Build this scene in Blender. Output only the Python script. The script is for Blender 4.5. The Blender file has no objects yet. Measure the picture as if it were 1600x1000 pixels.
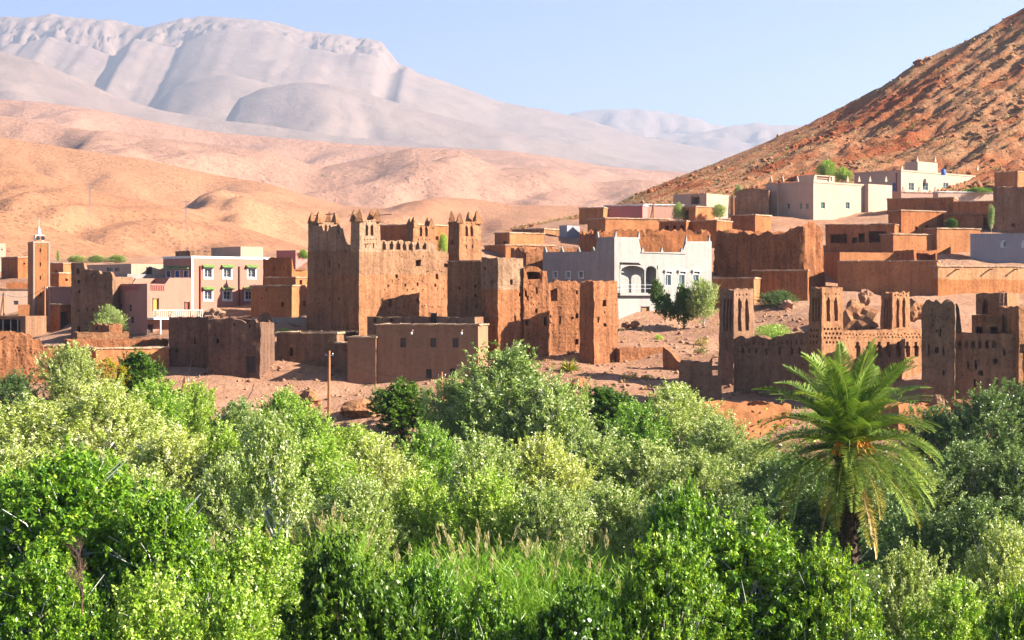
import bpy, math, random
import numpy as np
from mathutils import Vector, Matrix, noise as mnoise

# ---------------------------------------------------------------- camera, world, sun, exposure
F, ZC, HY = 2800.0, 17.0, 470.0          # focal length in photo pixels, eye height, horizon row
scene = bpy.context.scene
COL = scene.collection
cam_data = bpy.data.cameras.new('camera')
cam = bpy.data.objects.new('camera', cam_data); COL.objects.link(cam)
cam.location = (0, 0, ZC); cam.rotation_euler = (math.radians(90), 0, 0)
cam_data.sensor_width = 36; cam_data.lens = F / 1600 * 36
cam_data.shift_y = -30 / 1600
cam_data.clip_start = 0.5; cam_data.clip_end = 40000
scene.camera = cam

SUN_EL, SUN_AZ = math.radians(29), math.radians(-10)      # azimuth from +x, towards the viewer
world = bpy.data.worlds.new('World'); scene.world = world; world.use_nodes = True
wn = world.node_tree.nodes; wl = world.node_tree.links
sky = wn.new('ShaderNodeTexSky'); sky.sky_type = 'NISHITA'; sky.sun_disc = False
sky.sun_elevation = SUN_EL; sky.sun_rotation = math.pi / 2 - SUN_AZ
sky.altitude = 4500; sky.air_density = 0.8; sky.dust_density = 2.2; sky.ozone_density = 2.7
wn['Background'].inputs['Strength'].default_value = 0.05
wl.new(sky.outputs[0], wn['Background'].inputs['Color'])
sun_data = bpy.data.lights.new('sun', 'SUN'); sun_data.energy = 5.0
sun_data.angle = math.radians(0.5); sun_data.color = (1.0, 0.91, 0.76)
sun = bpy.data.objects.new('sun', sun_data); COL.objects.link(sun)
SUN_DIR = Vector((math.cos(SUN_EL) * math.cos(SUN_AZ), math.cos(SUN_EL) * math.sin(SUN_AZ), math.sin(SUN_EL)))
sun.rotation_euler = SUN_DIR.to_track_quat('Z', 'Y').to_euler()
scene.view_settings.view_transform = 'Standard'; scene.view_settings.look = 'None'
scene.view_settings.exposure = 2.35; scene.view_settings.gamma = 1
scene.view_settings.use_curve_mapping = False
scene.cycles.max_bounces = 4; scene.cycles.diffuse_bounces = 2; scene.cycles.glossy_bounces = 2
scene.cycles.transmission_bounces = 4; scene.cycles.volume_bounces = 0
scene.cycles.use_denoising = True; scene.cycles.use_adaptive_sampling = True; scene.cycles.adaptive_threshold = 0.025

rng = random.Random(7)
NR = np.random.default_rng(11)

# ---------------------------------------------------------------- helpers
def P(px, py, Y):
    return Vector(((px - 800) / F * Y, Y, ZC + (HY - py) / F * Y))

_perm = np.random.default_rng(3).permutation(512)
_grad = np.random.default_rng(4).uniform(0, 2 * math.pi, 512)
def perlin(x, y):
    x = np.asarray(x, float); y = np.asarray(y, float)
    xi = np.floor(x).astype(int); yi = np.floor(y).astype(int)
    xf = x - xi; yf = y - yi
    def g(ix, iy, dx, dy):
        a = _grad[_perm[(_perm[ix % 512] + iy) % 512]]
        return np.cos(a) * dx + np.sin(a) * dy
    u = xf * xf * xf * (xf * (xf * 6 - 15) + 10); v = yf * yf * yf * (yf * (yf * 6 - 15) + 10)
    n00 = g(xi, yi, xf, yf); n10 = g(xi + 1, yi, xf - 1, yf)
    n01 = g(xi, yi + 1, xf, yf - 1); n11 = g(xi + 1, yi + 1, xf - 1, yf - 1)
    return ((n00 * (1 - u) + n10 * u) * (1 - v) + (n01 * (1 - u) + n11 * u) * v) * 1.4
def fbm(x, y, o=4):
    s = 0; a = 1.0; f = 1.0
    for i in range(o):
        s = s + a * perlin(x * f + 17.3 * i, y * f - 9.1 * i); a *= 0.5; f *= 2.03
    return s

# ---- materials
def newmat(name):
    m = bpy.data.materials.new(name); m.use_nodes = True
    nt = m.node_tree; b = nt.nodes['Principled BSDF']
    return m, nt, b
def N(nt, t, **kw):
    n = nt.nodes.new(t)
    for k, v in kw.items():
        if k in n.inputs: n.inputs[k].default_value = v
        else: setattr(n, k, v)
    return n
def ramp(nt, fac, stops):
    r = nt.nodes.new('ShaderNodeValToRGB'); e = r.color_ramp.elements
    while len(e) > 1: e.remove(e[-1])
    e[0].position = stops[0][0]; e[0].color = (*stops[0][1], 1)
    for p, c in stops[1:]:
        k = e.new(p); k.color = (*c, 1)
    nt.links.new(fac, r.inputs[0]); return r.outputs[0]
def mixc(nt, fac, a, b, mode='MIX'):
    m = nt.nodes.new('ShaderNodeMix'); m.data_type = 'RGBA'; m.blend_type = mode
    for s, v in ((m.inputs[0], fac), (m.inputs[6], a), (m.inputs[7], b)):
        if isinstance(v, (int, float)): s.default_value = v
        elif isinstance(v, tuple): s.default_value = (*v, 1)
        else: nt.links.new(v, s)
    return m.outputs[2]
def sc(c, k): return tuple(min(1, x * k) for x in c)

def mud(name, col, bump=0.5, var=0.25, zsplit=None, colb=None, fine=1.0, zsplit2=None, colc=None):
    """weathered rammed earth or render; optional upper coats above given local heights"""
    m, nt, b = newmat(name); L = nt.links
    tc = N(nt, 'ShaderNodeTexCoord'); geo = N(nt, 'ShaderNodeNewGeometry')
    pos = geo.outputs['Position']
    n1 = N(nt, 'ShaderNodeTexNoise', Scale=0.35, Detail=6.0, Roughness=0.65); L.new(pos, n1.inputs['Vector'])
    n2 = N(nt, 'ShaderNodeTexNoise', Scale=3.2 * fine, Detail=8.0, Roughness=0.7); L.new(pos, n2.inputs['Vector'])
    mp = N(nt, 'ShaderNodeMapping'); mp.inputs['Scale'].default_value = (2.2, 2.2, 0.16); L.new(pos, mp.inputs['Vector'])
    n3 = N(nt, 'ShaderNodeTexNoise', Scale=1.0, Detail=4.0); L.new(mp.outputs[0], n3.inputs['Vector'])
    base = col
    if zsplit is not None:
        sx = N(nt, 'ShaderNodeSeparateXYZ'); L.new(tc.outputs['Object'], sx.inputs[0])
        def above(z, w):
            ad = N(nt, 'ShaderNodeMath', operation='MULTIPLY_ADD'); L.new(n1.outputs[0], ad.inputs[0])
            ad.inputs[1].default_value = 0.5; L.new(sx.outputs[2], ad.inputs[2])
            mr = N(nt, 'ShaderNodeMapRange'); L.new(ad.outputs[0], mr.inputs[0])
            mr.inputs[1].default_value = z + 0.25 - w; mr.inputs[2].default_value = z + 0.25 + w
            return mr.outputs[0]
        base = mixc(nt, above(zsplit, 0.06), col, colb)
        if zsplit2 is not None: base = mixc(nt, above(zsplit2, 0.06), base, colc)
    if bump > 0.25: var = min(0.5, var * 1.35)
    lo = ramp(nt, n1.outputs[0], [(0.3, (1 - var,) * 3), (0.7, (1 + 0 * var, 1, 1))])
    c = mixc(nt, 1.0, base, lo, 'MULTIPLY')
    st = ramp(nt, n3.outputs[0], [(0.32, (1 - var * 0.9, 1 - var, 1 - var)), (0.6, (1, 1, 1))])
    c = mixc(nt, 0.8, c, st, 'MULTIPLY')
    sp = ramp(nt, n2.outputs[0], [(0.33, (1 - var * 1.3,) * 3), (0.5, (1, 1, 1)), (0.72, (1, 1, 1))])
    c = mixc(nt, 0.9, c, sp, 'MULTIPLY')
    L.new(c, b.inputs['Base Color']); b.inputs['Roughness'].default_value = 0.95
    b.inputs['Specular IOR Level'].default_value = 0.15
    n4 = N(nt, 'ShaderNodeTexNoise', Scale=2.6 * fine, Detail=9.0, Roughness=0.72); L.new(pos, n4.inputs['Vector'])
    bp = N(nt, 'ShaderNodeBump', Strength=min(1, bump * 1.15), Distance=0.34 * bump + 0.02)
    hgt = n4.outputs[0]
    if bump > 0.25:
        mp2 = N(nt, 'ShaderNodeMapping'); mp2.inputs['Scale'].default_value = (1.5, 1.5, 0.12); L.new(pos, mp2.inputs['Vector'])
        n5 = N(nt, 'ShaderNodeTexNoise', Scale=1.0, Detail=5.0, Roughness=0.6); L.new(mp2.outputs[0], n5.inputs['Vector'])
        wv = N(nt, 'ShaderNodeTexWave', Scale=0.36, Distortion=1.6, Detail=2.0); wv.bands_direction = 'Z'; wv.inputs['Detail Scale'].default_value = 0.5; L.new(pos, wv.inputs['Vector'])
        pw = N(nt, 'ShaderNodeMath', operation='POWER'); L.new(wv.outputs[1], pw.inputs[0]); pw.inputs[1].default_value = 9.0
        h1 = N(nt, 'ShaderNodeMath', operation='MULTIPLY_ADD'); L.new(n5.outputs[0], h1.inputs[0]); h1.inputs[1].default_value = 0.7; L.new(hgt, h1.inputs[2])
        h2 = N(nt, 'ShaderNodeMath', operation='MULTIPLY_ADD'); L.new(pw.outputs[0], h2.inputs[0]); h2.inputs[1].default_value = -0.045; L.new(h1.outputs[0], h2.inputs[2])
        hgt = h2.outputs[0]
    L.new(hgt, bp.inputs['Height']); L.new(bp.outputs[0], b.inputs['Normal'])
    return m
def plain(name, col, rough=0.8, spec=0.3, var=0.12, metal=0.0):
    m, nt, b = newmat(name)
    geo = N(nt, 'ShaderNodeNewGeometry'); n = N(nt, 'ShaderNodeTexNoise', Scale=2.5, Detail=6.0)
    nt.links.new(geo.outputs['Position'], n.inputs['Vector'])
    c = ramp(nt, n.outputs[0], [(0.3, sc(col, 1 - var)), (0.7, sc(col, 1 + var))])
    nt.links.new(c, b.inputs['Base Color']); b.inputs['Roughness'].default_value = rough
    b.inputs['Specular IOR Level'].default_value = spec; b.inputs['Metallic'].default_value = metal
    return m
def leafmat(name, cols, trans=0.35, rough=0.5, spec=0.35):
    m, nt, b = newmat(name); L = nt.links
    at = N(nt, 'ShaderNodeAttribute', attribute_name='rnd'); oi = N(nt, 'ShaderNodeObjectInfo')
    k = len(cols); c = ramp(nt, at.outputs['Fac'], [(i / max(1, k - 1), cols[i]) for i in range(k)])
    hs = N(nt, 'ShaderNodeHueSaturation')
    mr = N(nt, 'ShaderNodeMapRange'); L.new(oi.outputs['Random'], mr.inputs[0]); mr.inputs[3].default_value = 0.482; mr.inputs[4].default_value = 0.512
    mv = N(nt, 'ShaderNodeMapRange'); L.new(oi.outputs['Random'], mv.inputs[0]); mv.inputs[3].default_value = 1.12; mv.inputs[4].default_value = 0.85
    L.new(mr.outputs[0], hs.inputs['Hue']); L.new(mv.outputs[0], hs.inputs['Value']); L.new(c, hs.inputs['Color'])
    L.new(hs.outputs[0], b.inputs['Base Color']); b.inputs['Roughness'].default_value = rough
    b.inputs['Specular IOR Level'].default_value = spec
    tr = N(nt, 'ShaderNodeBsdfTranslucent'); tc = mixc(nt, 1.0, hs.outputs[0], (1.0, 1.0, 0.55), 'MULTIPLY')
    L.new(tc, tr.inputs['Color'])
    mx = N(nt, 'ShaderNodeMixShader'); mx.inputs[0].default_value = trans
    L.new(b.outputs[0], mx.inputs[1]); L.new(tr.outputs[0], mx.inputs[2])
    L.new(mx.outputs[0], nt.nodes['Material Output'].inputs['Surface'])
    return m

# ---- objects
MW = {}
def tag(o, label=None, cat=None, group=None, kind=None):
    if label: o['label'] = label
    if cat: o['category'] = cat
    if group: o['group'] = group
    if kind: o['kind'] = kind
    return o
def attach(o, parent, M):
    o.matrix_basis = M
    if parent is not None:
        o.parent = parent; o.matrix_parent_inverse = MW[parent.name].inverted()
    MW[o.name] = M
def empty(name, M):
    o = bpy.data.objects.new(name, None); COL.objects.link(o); o.empty_display_size = 0.3
    attach(o, None, M); return o
def link(name, me, M=Matrix.Identity(4), parent=None):
    o = bpy.data.objects.new(name, me); COL.objects.link(o); attach(o, parent, M); return o
def mesh(name, V, Fc, mats, smooth=None, mi=None):
    me = bpy.data.meshes.new(name); me.from_pydata([tuple(v) for v in V], [], Fc)
    for m in (mats if isinstance(mats, (list, tuple)) else [mats]): me.materials.append(m)
    if mi is not None: me.polygons.foreach_set('material_index', mi)
    if smooth is not None:
        me.polygons.foreach_set('use_smooth', [True] * len(me.polygons))
        if smooth < 180: me.set_sharp_from_angle(angle=math.radians(smooth))
    me.update(); return me
def grid_mesh(name, X, Y, Z, mat):
    ny, nx = X.shape
    me = bpy.data.meshes.new(name)
    V = np.stack([X, Y, Z], -1).reshape(-1, 3).astype(np.float32)
    idx = np.arange(nx * ny).reshape(ny, nx)
    q = np.stack([idx[:-1, :-1], idx[:-1, 1:], idx[1:, 1:], idx[1:, :-1]], -1).reshape(-1, 4)
    quads_into(me, V, q); me.materials.append(mat)
    me.polygons.foreach_set('use_smooth', np.ones(len(q), bool)); me.update(); return me
def quads_into(me, V, q):
    me.vertices.add(len(V)); me.vertices.foreach_set('co', np.ascontiguousarray(V, np.float32).ravel())
    me.loops.add(q.size); me.loops.foreach_set('vertex_index', np.ascontiguousarray(q, np.int32).ravel())
    me.polygons.add(len(q)); me.polygons.foreach_set('loop_start', np.arange(0, q.size, q.shape[1], dtype=np.int32))
    me.update(calc_edges=True)
class MB:
    """collects simple solids for one mesh"""
    def __init__(s): s.V = []; s.F = []
    def box(s, x0, x1, y0, y1, z0, z1, jit=0.0):
        n = len(s.V)
        for z in (z0, z1):
            for x, y in ((x0, y0), (x1, y0), (x1, y1), (x0, y1)):
                s.V.append((x + rng.uniform(-jit, jit), y + rng.uniform(-jit, jit), z + rng.uniform(-jit, jit)))
        s.F += [[n + i for i in f] for f in ((3, 2, 1, 0), (4, 5, 6, 7), (0, 1, 5, 4), (1, 2, 6, 5), (2, 3, 7, 6), (3, 0, 4, 7))]
        return s
    def tube(s, pts, rad, k=6, cap=True):
        n = len(s.V); pts = [Vector(p) for p in pts]; m = len(pts)
        for i, p in enumerate(pts):
            d = (pts[min(i + 1, m - 1)] - pts[max(i - 1, 0)]); d = d.normalized() if d.length > 1e-9 else Vector((0, 0, 1))
            a = d.orthogonal().normalized() if i == 0 else (a - d * a.dot(d)).normalized()
            c = d.cross(a); r = rad[i] if isinstance(rad, (list, tuple)) else rad
            for j in range(k):
                t = 2 * math.pi * j / k; s.V.append(tuple(p + (a * math.cos(t) + c * math.sin(t)) * r))
        for i in range(m - 1):
            for j in range(k):
                s.F.append([n + i * k + j, n + i * k + (j + 1) % k, n + (i + 1) * k + (j + 1) % k, n + (i + 1) * k + j])
        if cap: s.F.append([n + (m - 1) * k + j for j in range(k)]); s.F.append([n + j for j in reversed(range(k))])
        return s
    def lathe(s, prof, cx=0, cy=0, k=10):
        return s.tube([(cx, cy, z) for r, z in prof], [max(r, 1e-3) for r, z in prof], k)
    def mesh(s, name, mat, smooth=None): return mesh(name, s.V, s.F, mat, smooth)

# ---------------------------------------------------------------- materials
SAND = (0.52, 0.33, 0.22)
M = {}
M['clay'] = mud('kasbah clay', (0.369, 0.176, 0.086), 0.75, 0.3)
M['clay_red'] = mud('red clay', (0.377, 0.156, 0.070), 0.8, 0.3)
M['clay_brown'] = mud('brown clay', (0.279, 0.152, 0.090), 0.6, 0.3)
M['clay_smooth'] = mud('smooth brown render', (0.295, 0.156, 0.090), 0.22, 0.2)
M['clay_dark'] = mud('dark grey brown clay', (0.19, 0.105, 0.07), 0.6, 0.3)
M['orange'] = mud('orange earth render', (0.410, 0.168, 0.070), 0.3, 0.25)
M['orange_d'] = mud('deep orange earth', (0.377, 0.139, 0.053), 0.5, 0.3)
M['coping'] = mud('pale straw earth coping', (0.459, 0.312, 0.205), 0.5, 0.25)
M['pink'] = mud('salmon pink paint', (0.34, 0.165, 0.125), 0.06, 0.1)
M['pink_pale'] = mud('pale pink paint', (0.38, 0.22, 0.17), 0.06, 0.1)
M['rose'] = mud('rose red paint', (0.410, 0.148, 0.131), 0.06, 0.12)
M['cream'] = mud('cream render', (0.42, 0.285, 0.215), 0.06, 0.1)
M['grey'] = mud('bare cement render', (0.26, 0.245, 0.232), 0.1, 0.16)
M['grey_blue'] = mud('grey cement', (0.246, 0.246, 0.271), 0.15, 0.15)
M['beige'] = mud('beige render', (0.394, 0.279, 0.205), 0.1, 0.15)
M['white'] = plain('white paint', (0.5, 0.517, 0.492), 0.7)
M['wood'] = plain('weathered wood', (0.17, 0.09, 0.045), 0.85)
M['pole'] = plain('creosoted pole wood', (0.30, 0.12, 0.045), 0.8)
M['dark_wood'] = plain('dark wood', (0.05, 0.035, 0.028), 0.8)
M['metal'] = plain('grey metal', (0.3, 0.31, 0.33), 0.5, 0.5, 0.1, 0.6)
M['black'] = plain('black plastic', (0.02, 0.02, 0.022), 0.5)
M['green_tile'] = plain('green glazed tile', (0.09, 0.17, 0.04), 0.4, 0.5, 0.3)
M['green_paint'] = plain('green window paint', (0.12, 0.30, 0.26), 0.5)
M['yellow_paint'] = plain('yellow door paint', (0.38, 0.25, 0.04), 0.5)
M['red_paint'] = plain('dark red paint', (0.2, 0.045, 0.03), 0.6)
M['blue_paint'] = plain('blue paint', (0.03, 0.10, 0.42), 0.5)
M['terracotta'] = plain('terracotta pot', (0.45, 0.18, 0.09), 0.8)
gm, gnt, gb = newmat('window glass'); gb.inputs['Base Color'].default_value = (0.03, 0.045, 0.06, 1)
gb.inputs['Roughness'].default_value = 0.08; gb.inputs['Specular IOR Level'].default_value = 0.6; M['glass'] = gm

def groundmat(name, cols, speck=0.0, spcol=(0.16, 0.12, 0.07), spscale=0.5, bump=0.4, nscale=0.05, bscale=0.8, bdist=0.3, streak=None):
    m, nt, b = newmat(name); L = nt.links
    geo = N(nt, 'ShaderNodeNewGeometry'); pos = geo.outputs['Position']
    n1 = N(nt, 'ShaderNodeTexNoise', Scale=nscale, Detail=9.0, Roughness=0.6); L.new(pos, n1.inputs['Vector'])
    k = len(cols); c = ramp(nt, n1.outputs[0], [(0.32 + 0.36 * i / (k - 1), cols[i]) for i in range(k)])
    n2 = N(nt, 'ShaderNodeTexNoise', Scale=bscale, Detail=10.0, Roughness=0.7); L.new(pos, n2.inputs['Vector'])
    c = mixc(nt, 0.8, c, ramp(nt, n2.outputs[0], [(0.3, (0.62, 0.62, 0.62)), (0.6, (1, 1, 1))]), 'MULTIPLY')
    if speck:
        v = N(nt, 'ShaderNodeTexVoronoi', Scale=spscale); L.new(pos, v.inputs['Vector'])
        nz = N(nt, 'ShaderNodeTexNoise', Scale=spscale * 0.11, Detail=3.0); L.new(pos, nz.inputs['Vector'])
        th = N(nt, 'ShaderNodeMath', operation='MULTIPLY'); L.new(nz.outputs[0], th.inputs[0]); th.inputs[1].default_value = speck
        lt = N(nt, 'ShaderNodeMath', operation='LESS_THAN'); L.new(v.outputs['Distance'], lt.inputs[0]); L.new(th.outputs[0], lt.inputs[1])
        c = mixc(nt, lt.outputs[0], c, spcol)
    L.new(c, b.inputs['Base Color']); b.inputs['Roughness'].default_value = 0.95; b.inputs['Specular IOR Level'].default_value = 0.1
    bp = N(nt, 'ShaderNodeBump', Strength=bump, Distance=bdist); L.new(n2.outputs[0], bp.inputs['Height']); L.new(bp.outputs[0], b.inputs['Normal'])
    return m
M['dirt'] = groundmat('dry pink earth', [(0.262, 0.131, 0.078), (0.328, 0.176, 0.111), (0.377, 0.221, 0.148)], 0.22, (0.205, 0.115, 0.074), 1.3, 0.9, 0.08, 1.4, 0.3)
_nt = M['dirt'].node_tree; _b = _nt.nodes['Principled BSDF']; _old = _b.inputs['Base Color'].links[0].from_socket      # grass on the damp valley floor
_g = N(_nt, 'ShaderNodeNewGeometry'); _sx = N(_nt, 'ShaderNodeSeparateXYZ'); _nt.links.new(_g.outputs['Position'], _sx.inputs[0])
_no = N(_nt, 'ShaderNodeTexNoise', Scale=0.35, Detail=6.0); _nt.links.new(_g.outputs['Position'], _no.inputs['Vector'])
_ad = N(_nt, 'ShaderNodeMath', operation='MULTIPLY_ADD'); _nt.links.new(_no.outputs[0], _ad.inputs[0]); _ad.inputs[1].default_value = 4.0; _nt.links.new(_sx.outputs[2], _ad.inputs[2])
_mr = N(_nt, 'ShaderNodeMapRange'); _nt.links.new(_ad.outputs[0], _mr.inputs[0]); _mr.inputs[1].default_value = 6.2; _mr.inputs[2].default_value = 7.4
_nt.links.new(mixc(_nt, _mr.outputs[0], ramp(_nt, _no.outputs[0], [(0.35, (0.04, 0.075, 0.015)), (0.65, (0.10, 0.13, 0.03))]), _old), _b.inputs['Base Color'])
M['hill_near'] = groundmat('red stony hillside', [(0.30, 0.076, 0.027), (0.335, 0.115, 0.048), (0.36, 0.185, 0.095), (0.28, 0.078, 0.026)], 0.3, (0.144, 0.088, 0.040), 0.6, 1.0, 0.045, 0.55, 1.2)
M['hill_sand'] = groundmat('orange sand slope', [(0.28, 0.132, 0.068), (0.325, 0.16, 0.085), (0.27, 0.122, 0.064)], 0.5, (0.15, 0.068, 0.040), 0.42, 0.9, 0.008, 0.25, 1.6)
M['hill_pink'] = groundmat('pink dry slope', [(0.272, 0.144, 0.096), (0.320, 0.176, 0.120), (0.280, 0.152, 0.104)], 0.45, (0.17, 0.088, 0.064), 0.17, 0.9, 0.004, 0.08, 5.0)
M['mountain'] = groundmat('pale limestone scree', [(0.173, 0.120, 0.098), (0.217, 0.151, 0.123), (0.181, 0.123, 0.105)], 0, bump=0.6, nscale=0.0018, bscale=0.012, bdist=18.0)
# ---------------------------------------------------------------- terrain of the valley and village
CP = [(px, py, Y) for px, py, Y in [
 (510,658,158),(600,645,158),(400,645,156),(300,622,162),(264,604,168),(407,585,172),(450,598,172),(590,618,164),(757,618,164),(690,635,158),
 (440,505,196),(478,520,190),(420,540,182),(850,580,172),(965,575,175),(1000,605,163),(930,608,162),(880,598,165),(1060,612,163),(1000,525,193),
 (965,510,203),(1110,510,203),(1100,545,183),(1040,560,178),(1123,618,161),(1283,632,153),(1440,638,150),(1600,650,149),(1200,522,188),(1350,482,194),(1440,492,194),
 (1250,468,214),(1465,470,211),(1600,474,211),(1320,445,226),(1700,470,212),
 (100,606,165),(0,606,165),(200,608,167),(-80,606,165),(60,526,226),(150,529,204),(240,530,197),(330,495,211),(420,500,204),(-60,520,230),
 (560,402,258),(645,384,240),(470,408,236),(400,412,250),(300,412,256),(100,420,300),(200,410,330),(0,490,249),(-100,490,249),(10,436,288),(-100,436,288),(40,480,255),
 (830,392,245),(1000,352,268),(930,352,268),(1150,342,278),(1290,350,282),(1400,322,300),(1550,305,310),(1650,300,320),(950,338,330),(850,352,330),(700,398,300),(600,402,330),
 (760,470,215),(1060,440,225),(1420,372,258),(1500,372,258),(1330,400,243),(1540,416,233),(1590,365,260),(1180,455,219)]]
pts = [tuple(P(*c)) for c in CP]
for x in (-140, -70, 0, 70, 140):
    for y in (-60, 0, 40, 80, 120, 142): pts.append((x, y, 0.0 if y > 20 else (6.0 if y > -10 else 11.0)))
for x in (-190, -60, 60, 190): pts.append((x, 520, 24.0 + (10 if x > 0 else 0)))
for x in (-190, 190):
    for y, z in ((170, 9), (220, 15 if x < 0 else 20), (300, 24 if x < 0 else 34), (400, 26 if x < 0 else 40)): pts.append((x, y, z))
pts = np.array(pts)
_A = np.sqrt(((pts[:, None, :2] - pts[None, :, :2]) ** 2).sum(-1)) + 0.0
_n = len(pts); _S = np.zeros((_n + 3, _n + 3)); _S[:_n, :_n] = -_A + 1.2 * np.eye(_n)
_S[:_n, _n] = 1; _S[:_n, _n + 1:] = pts[:, :2]; _S[_n, :_n] = 1; _S[_n + 1:, :_n] = pts[:, :2].T
_w = np.linalg.solve(_S, np.concatenate([pts[:, 2], [0, 0, 0]]))
def gh(x, y):
    x = np.asarray(x, float); y = np.asarray(y, float); sh = x.shape; x = x.ravel(); y = y.ravel()
    z = np.full(x.shape, _w[_n])
    z = z + _w[_n + 1] * x + _w[_n + 2] * y
    for i in range(_n): z -= _w[i] * np.sqrt((x - pts[i, 0]) ** 2 + (y - pts[i, 1]) ** 2)
    bank = np.clip((y - 135) / 20, 0, 1)
    z = z + (0.12 + 0.5 * bank) * fbm(x / 9, y / 7, 4) + 0.16 * bank * np.abs(fbm(x / 2.2 + 5, y / 2.2, 3))
    return z.reshape(sh)
def gz(x, y): return float(gh(np.array([x]), np.array([y]))[0])

gx, gy = np.meshgrid(np.arange(-240, 240.1, 1.6), np.concatenate([np.arange(-80, 140, 4.0), np.arange(140, 290, 1.15), np.arange(290, 540, 3.0)]))
ter = link('ground', grid_mesh('ground', gx, gy, gh(gx, gy), M['dirt']))
tag(ter, 'dry pink earth of the village slope and valley floor', kind='structure')
gp = MB(); gp.V = [(-14000, -600, -4), (14000, -600, -4), (14000, 14000, -4), (-14000, 14000, -4)]; gp.F = [[0, 1, 2, 3]]
tag(link('plain', gp.mesh('plain', M['hill_sand'])), 'flat desert plain under the hills', kind='structure')

# ---- right-hand stony hill
RID = np.array([(300,425),(600,398),(750,368),(850,347),(950,325),(1000,301),(1050,281),(1120,254),(1200,221),(1260,195),(1320,165),(1380,131),(1440,96),(1500,66),(1560,36),(1600,13),(1700,-40),(1900,-140)], float)
YR, YF = 430.0, 292.0
def hill_h(x, y):
    zr = ZC + (HY - np.interp(x / YR * F + 800, RID[:, 0], RID[:, 1])) / F * YR
    zf = _foot(x)
    t = (y - YF) / (YR - YF)
    up = zf + (zr - zf) * np.clip(t, -0.3, 1)
    z = np.where(t > 1, zr - (t - 1) * 70, up)
    a = np.clip((zr - zf) / 40, 0.12, 1) * np.clip(t * 3 + 0.1, 0.05, 1) * np.where(t > 0.8, np.clip((1.1 - t) / 0.3, 0.25, 1), 1)
    c, s = math.cos(0.6), math.sin(0.6); xr = x * c + y * s; yr = -x * s + y * c
    rib = 1 - np.abs(fbm(xr / 55, yr / 13, 4))
    return z + a * (2.8 * (rib - 0.75) + 0.55 * fbm(x / 2.6, y / 2.6, 5) + 0.9 * np.abs(fbm(xr / 7 + 7, yr / 1.9, 3)))
_fx = np.linspace(-300, 400, 141); _fz = gh(np.clip(_fx, -235, 235), np.full_like(_fx, YF)) - 1.0
def _foot(x): return np.interp(x, _fx, _fz)
hx, hy = np.meshgrid(np.linspace(-60, 230, 360), np.concatenate([np.linspace(YF - 12, YR + 6, 210), np.linspace(YR + 8, 500, 14)]))
tag(link('hillside', grid_mesh('hillside', hx, hy, hill_h(hx, hy), M['hill_near'])), 'steep stony red hillside above the village', kind='structure')

# ---- layered hills and far mountains
def range_sheet(name, label, ridge, Yr, Yf, zfoot, mat, amp, wl, gpow=1.0, cliff=0.0, nx=210, ny=80, seed=0, half=None, warp=0.6, drop=0.25, fine=0.1, oct=0.17, cenv=((0, 1), (1, 1))):
    ridge = np.array(ridge, float); half = half or (900 / F * Yr)
    X, T = np.meshgrid(np.linspace(-half, half, nx), np.concatenate([np.linspace(0, 1, ny - 10), 1 + np.linspace(0.02, drop, 10)]))
    Y = Yf + (Yr - Yf) * T
    zr = ZC + (HY - np.interp(X / Yr * F + 800, ridge[:, 0], ridge[:, 1])) / F * Yr
    t = np.clip(T, 0, 1)
    g = t ** gpow
    if cliff:
        cliff = cliff * np.interp(X / Yr * F + 800, cenv[0], cenv[1]) * np.clip(0.95 + 0.7 * fbm(X / wl * 3.1 + seed, 0 * X, 4), 0.35, 1.5)
        g = np.where(t < 0.9, t / 0.9 * (1 - cliff), 1 - cliff + cliff * np.clip((t - 0.9) / 0.07, 0, 1) ** 0.7)
    z = zfoot + (zr - zfoot) * g
    wx = X / wl + seed * 7.7 + warp * fbm(X / wl * 0.7 + seed, Y / wl * 0.5, 2) - 0.55 * Y / wl * 0.6
    wy = Y / wl * 0.35 + seed
    ab = lambda q: np.sqrt(q * q + 0.0006)
    bil = ab(perlin(wx, wy)) * 1.25 + 0.5 * ab(perlin(wx * 2.1 + 3, wy * 1.7)) + oct * ab(perlin(wx * 4.6 + 3, wy * 3))
    env = np.clip(t, 0, 1) ** 0.7 * (1 - t) ** 0.9 * 2.3
    sca = np.clip((zr - zfoot) / (zr.max() - zfoot), 0.15, 1) ** 0.8
    z = z + amp * sca * env * (bil - 0.82) + amp * sca * fine * env * fbm(X / wl * 6, Y / wl * 6, 3)
    if not np.isscalar(cliff):
        band = np.clip((t - 0.885) / 0.02, 0, 1) * (T <= 1)
        z = z - amp * 0.5 * (cliff / 0.12) * band * np.clip((1 - t) / 0.1, 0.1, 1) * (0.6 * np.abs(fbm(X / wl * 6, Y / wl * 3, 5)) + 0.75 * np.abs(fbm(X / wl * 27 + 3 * fbm(X / wl * 4, Y / wl * 6, 3), Y / wl * 14, 4)) + 0.1)
        z = z - (T >= 0.99) * amp * 0.05 * np.abs(fbm(X / wl * 14, 0 * X, 4))
    z = np.where(T > 1, z - (T - 1) * (zr - zfoot) * 1.2, z)
    tag(link(name, grid_mesh(name, X, Y, z, mat)), label, kind='structure')

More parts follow.
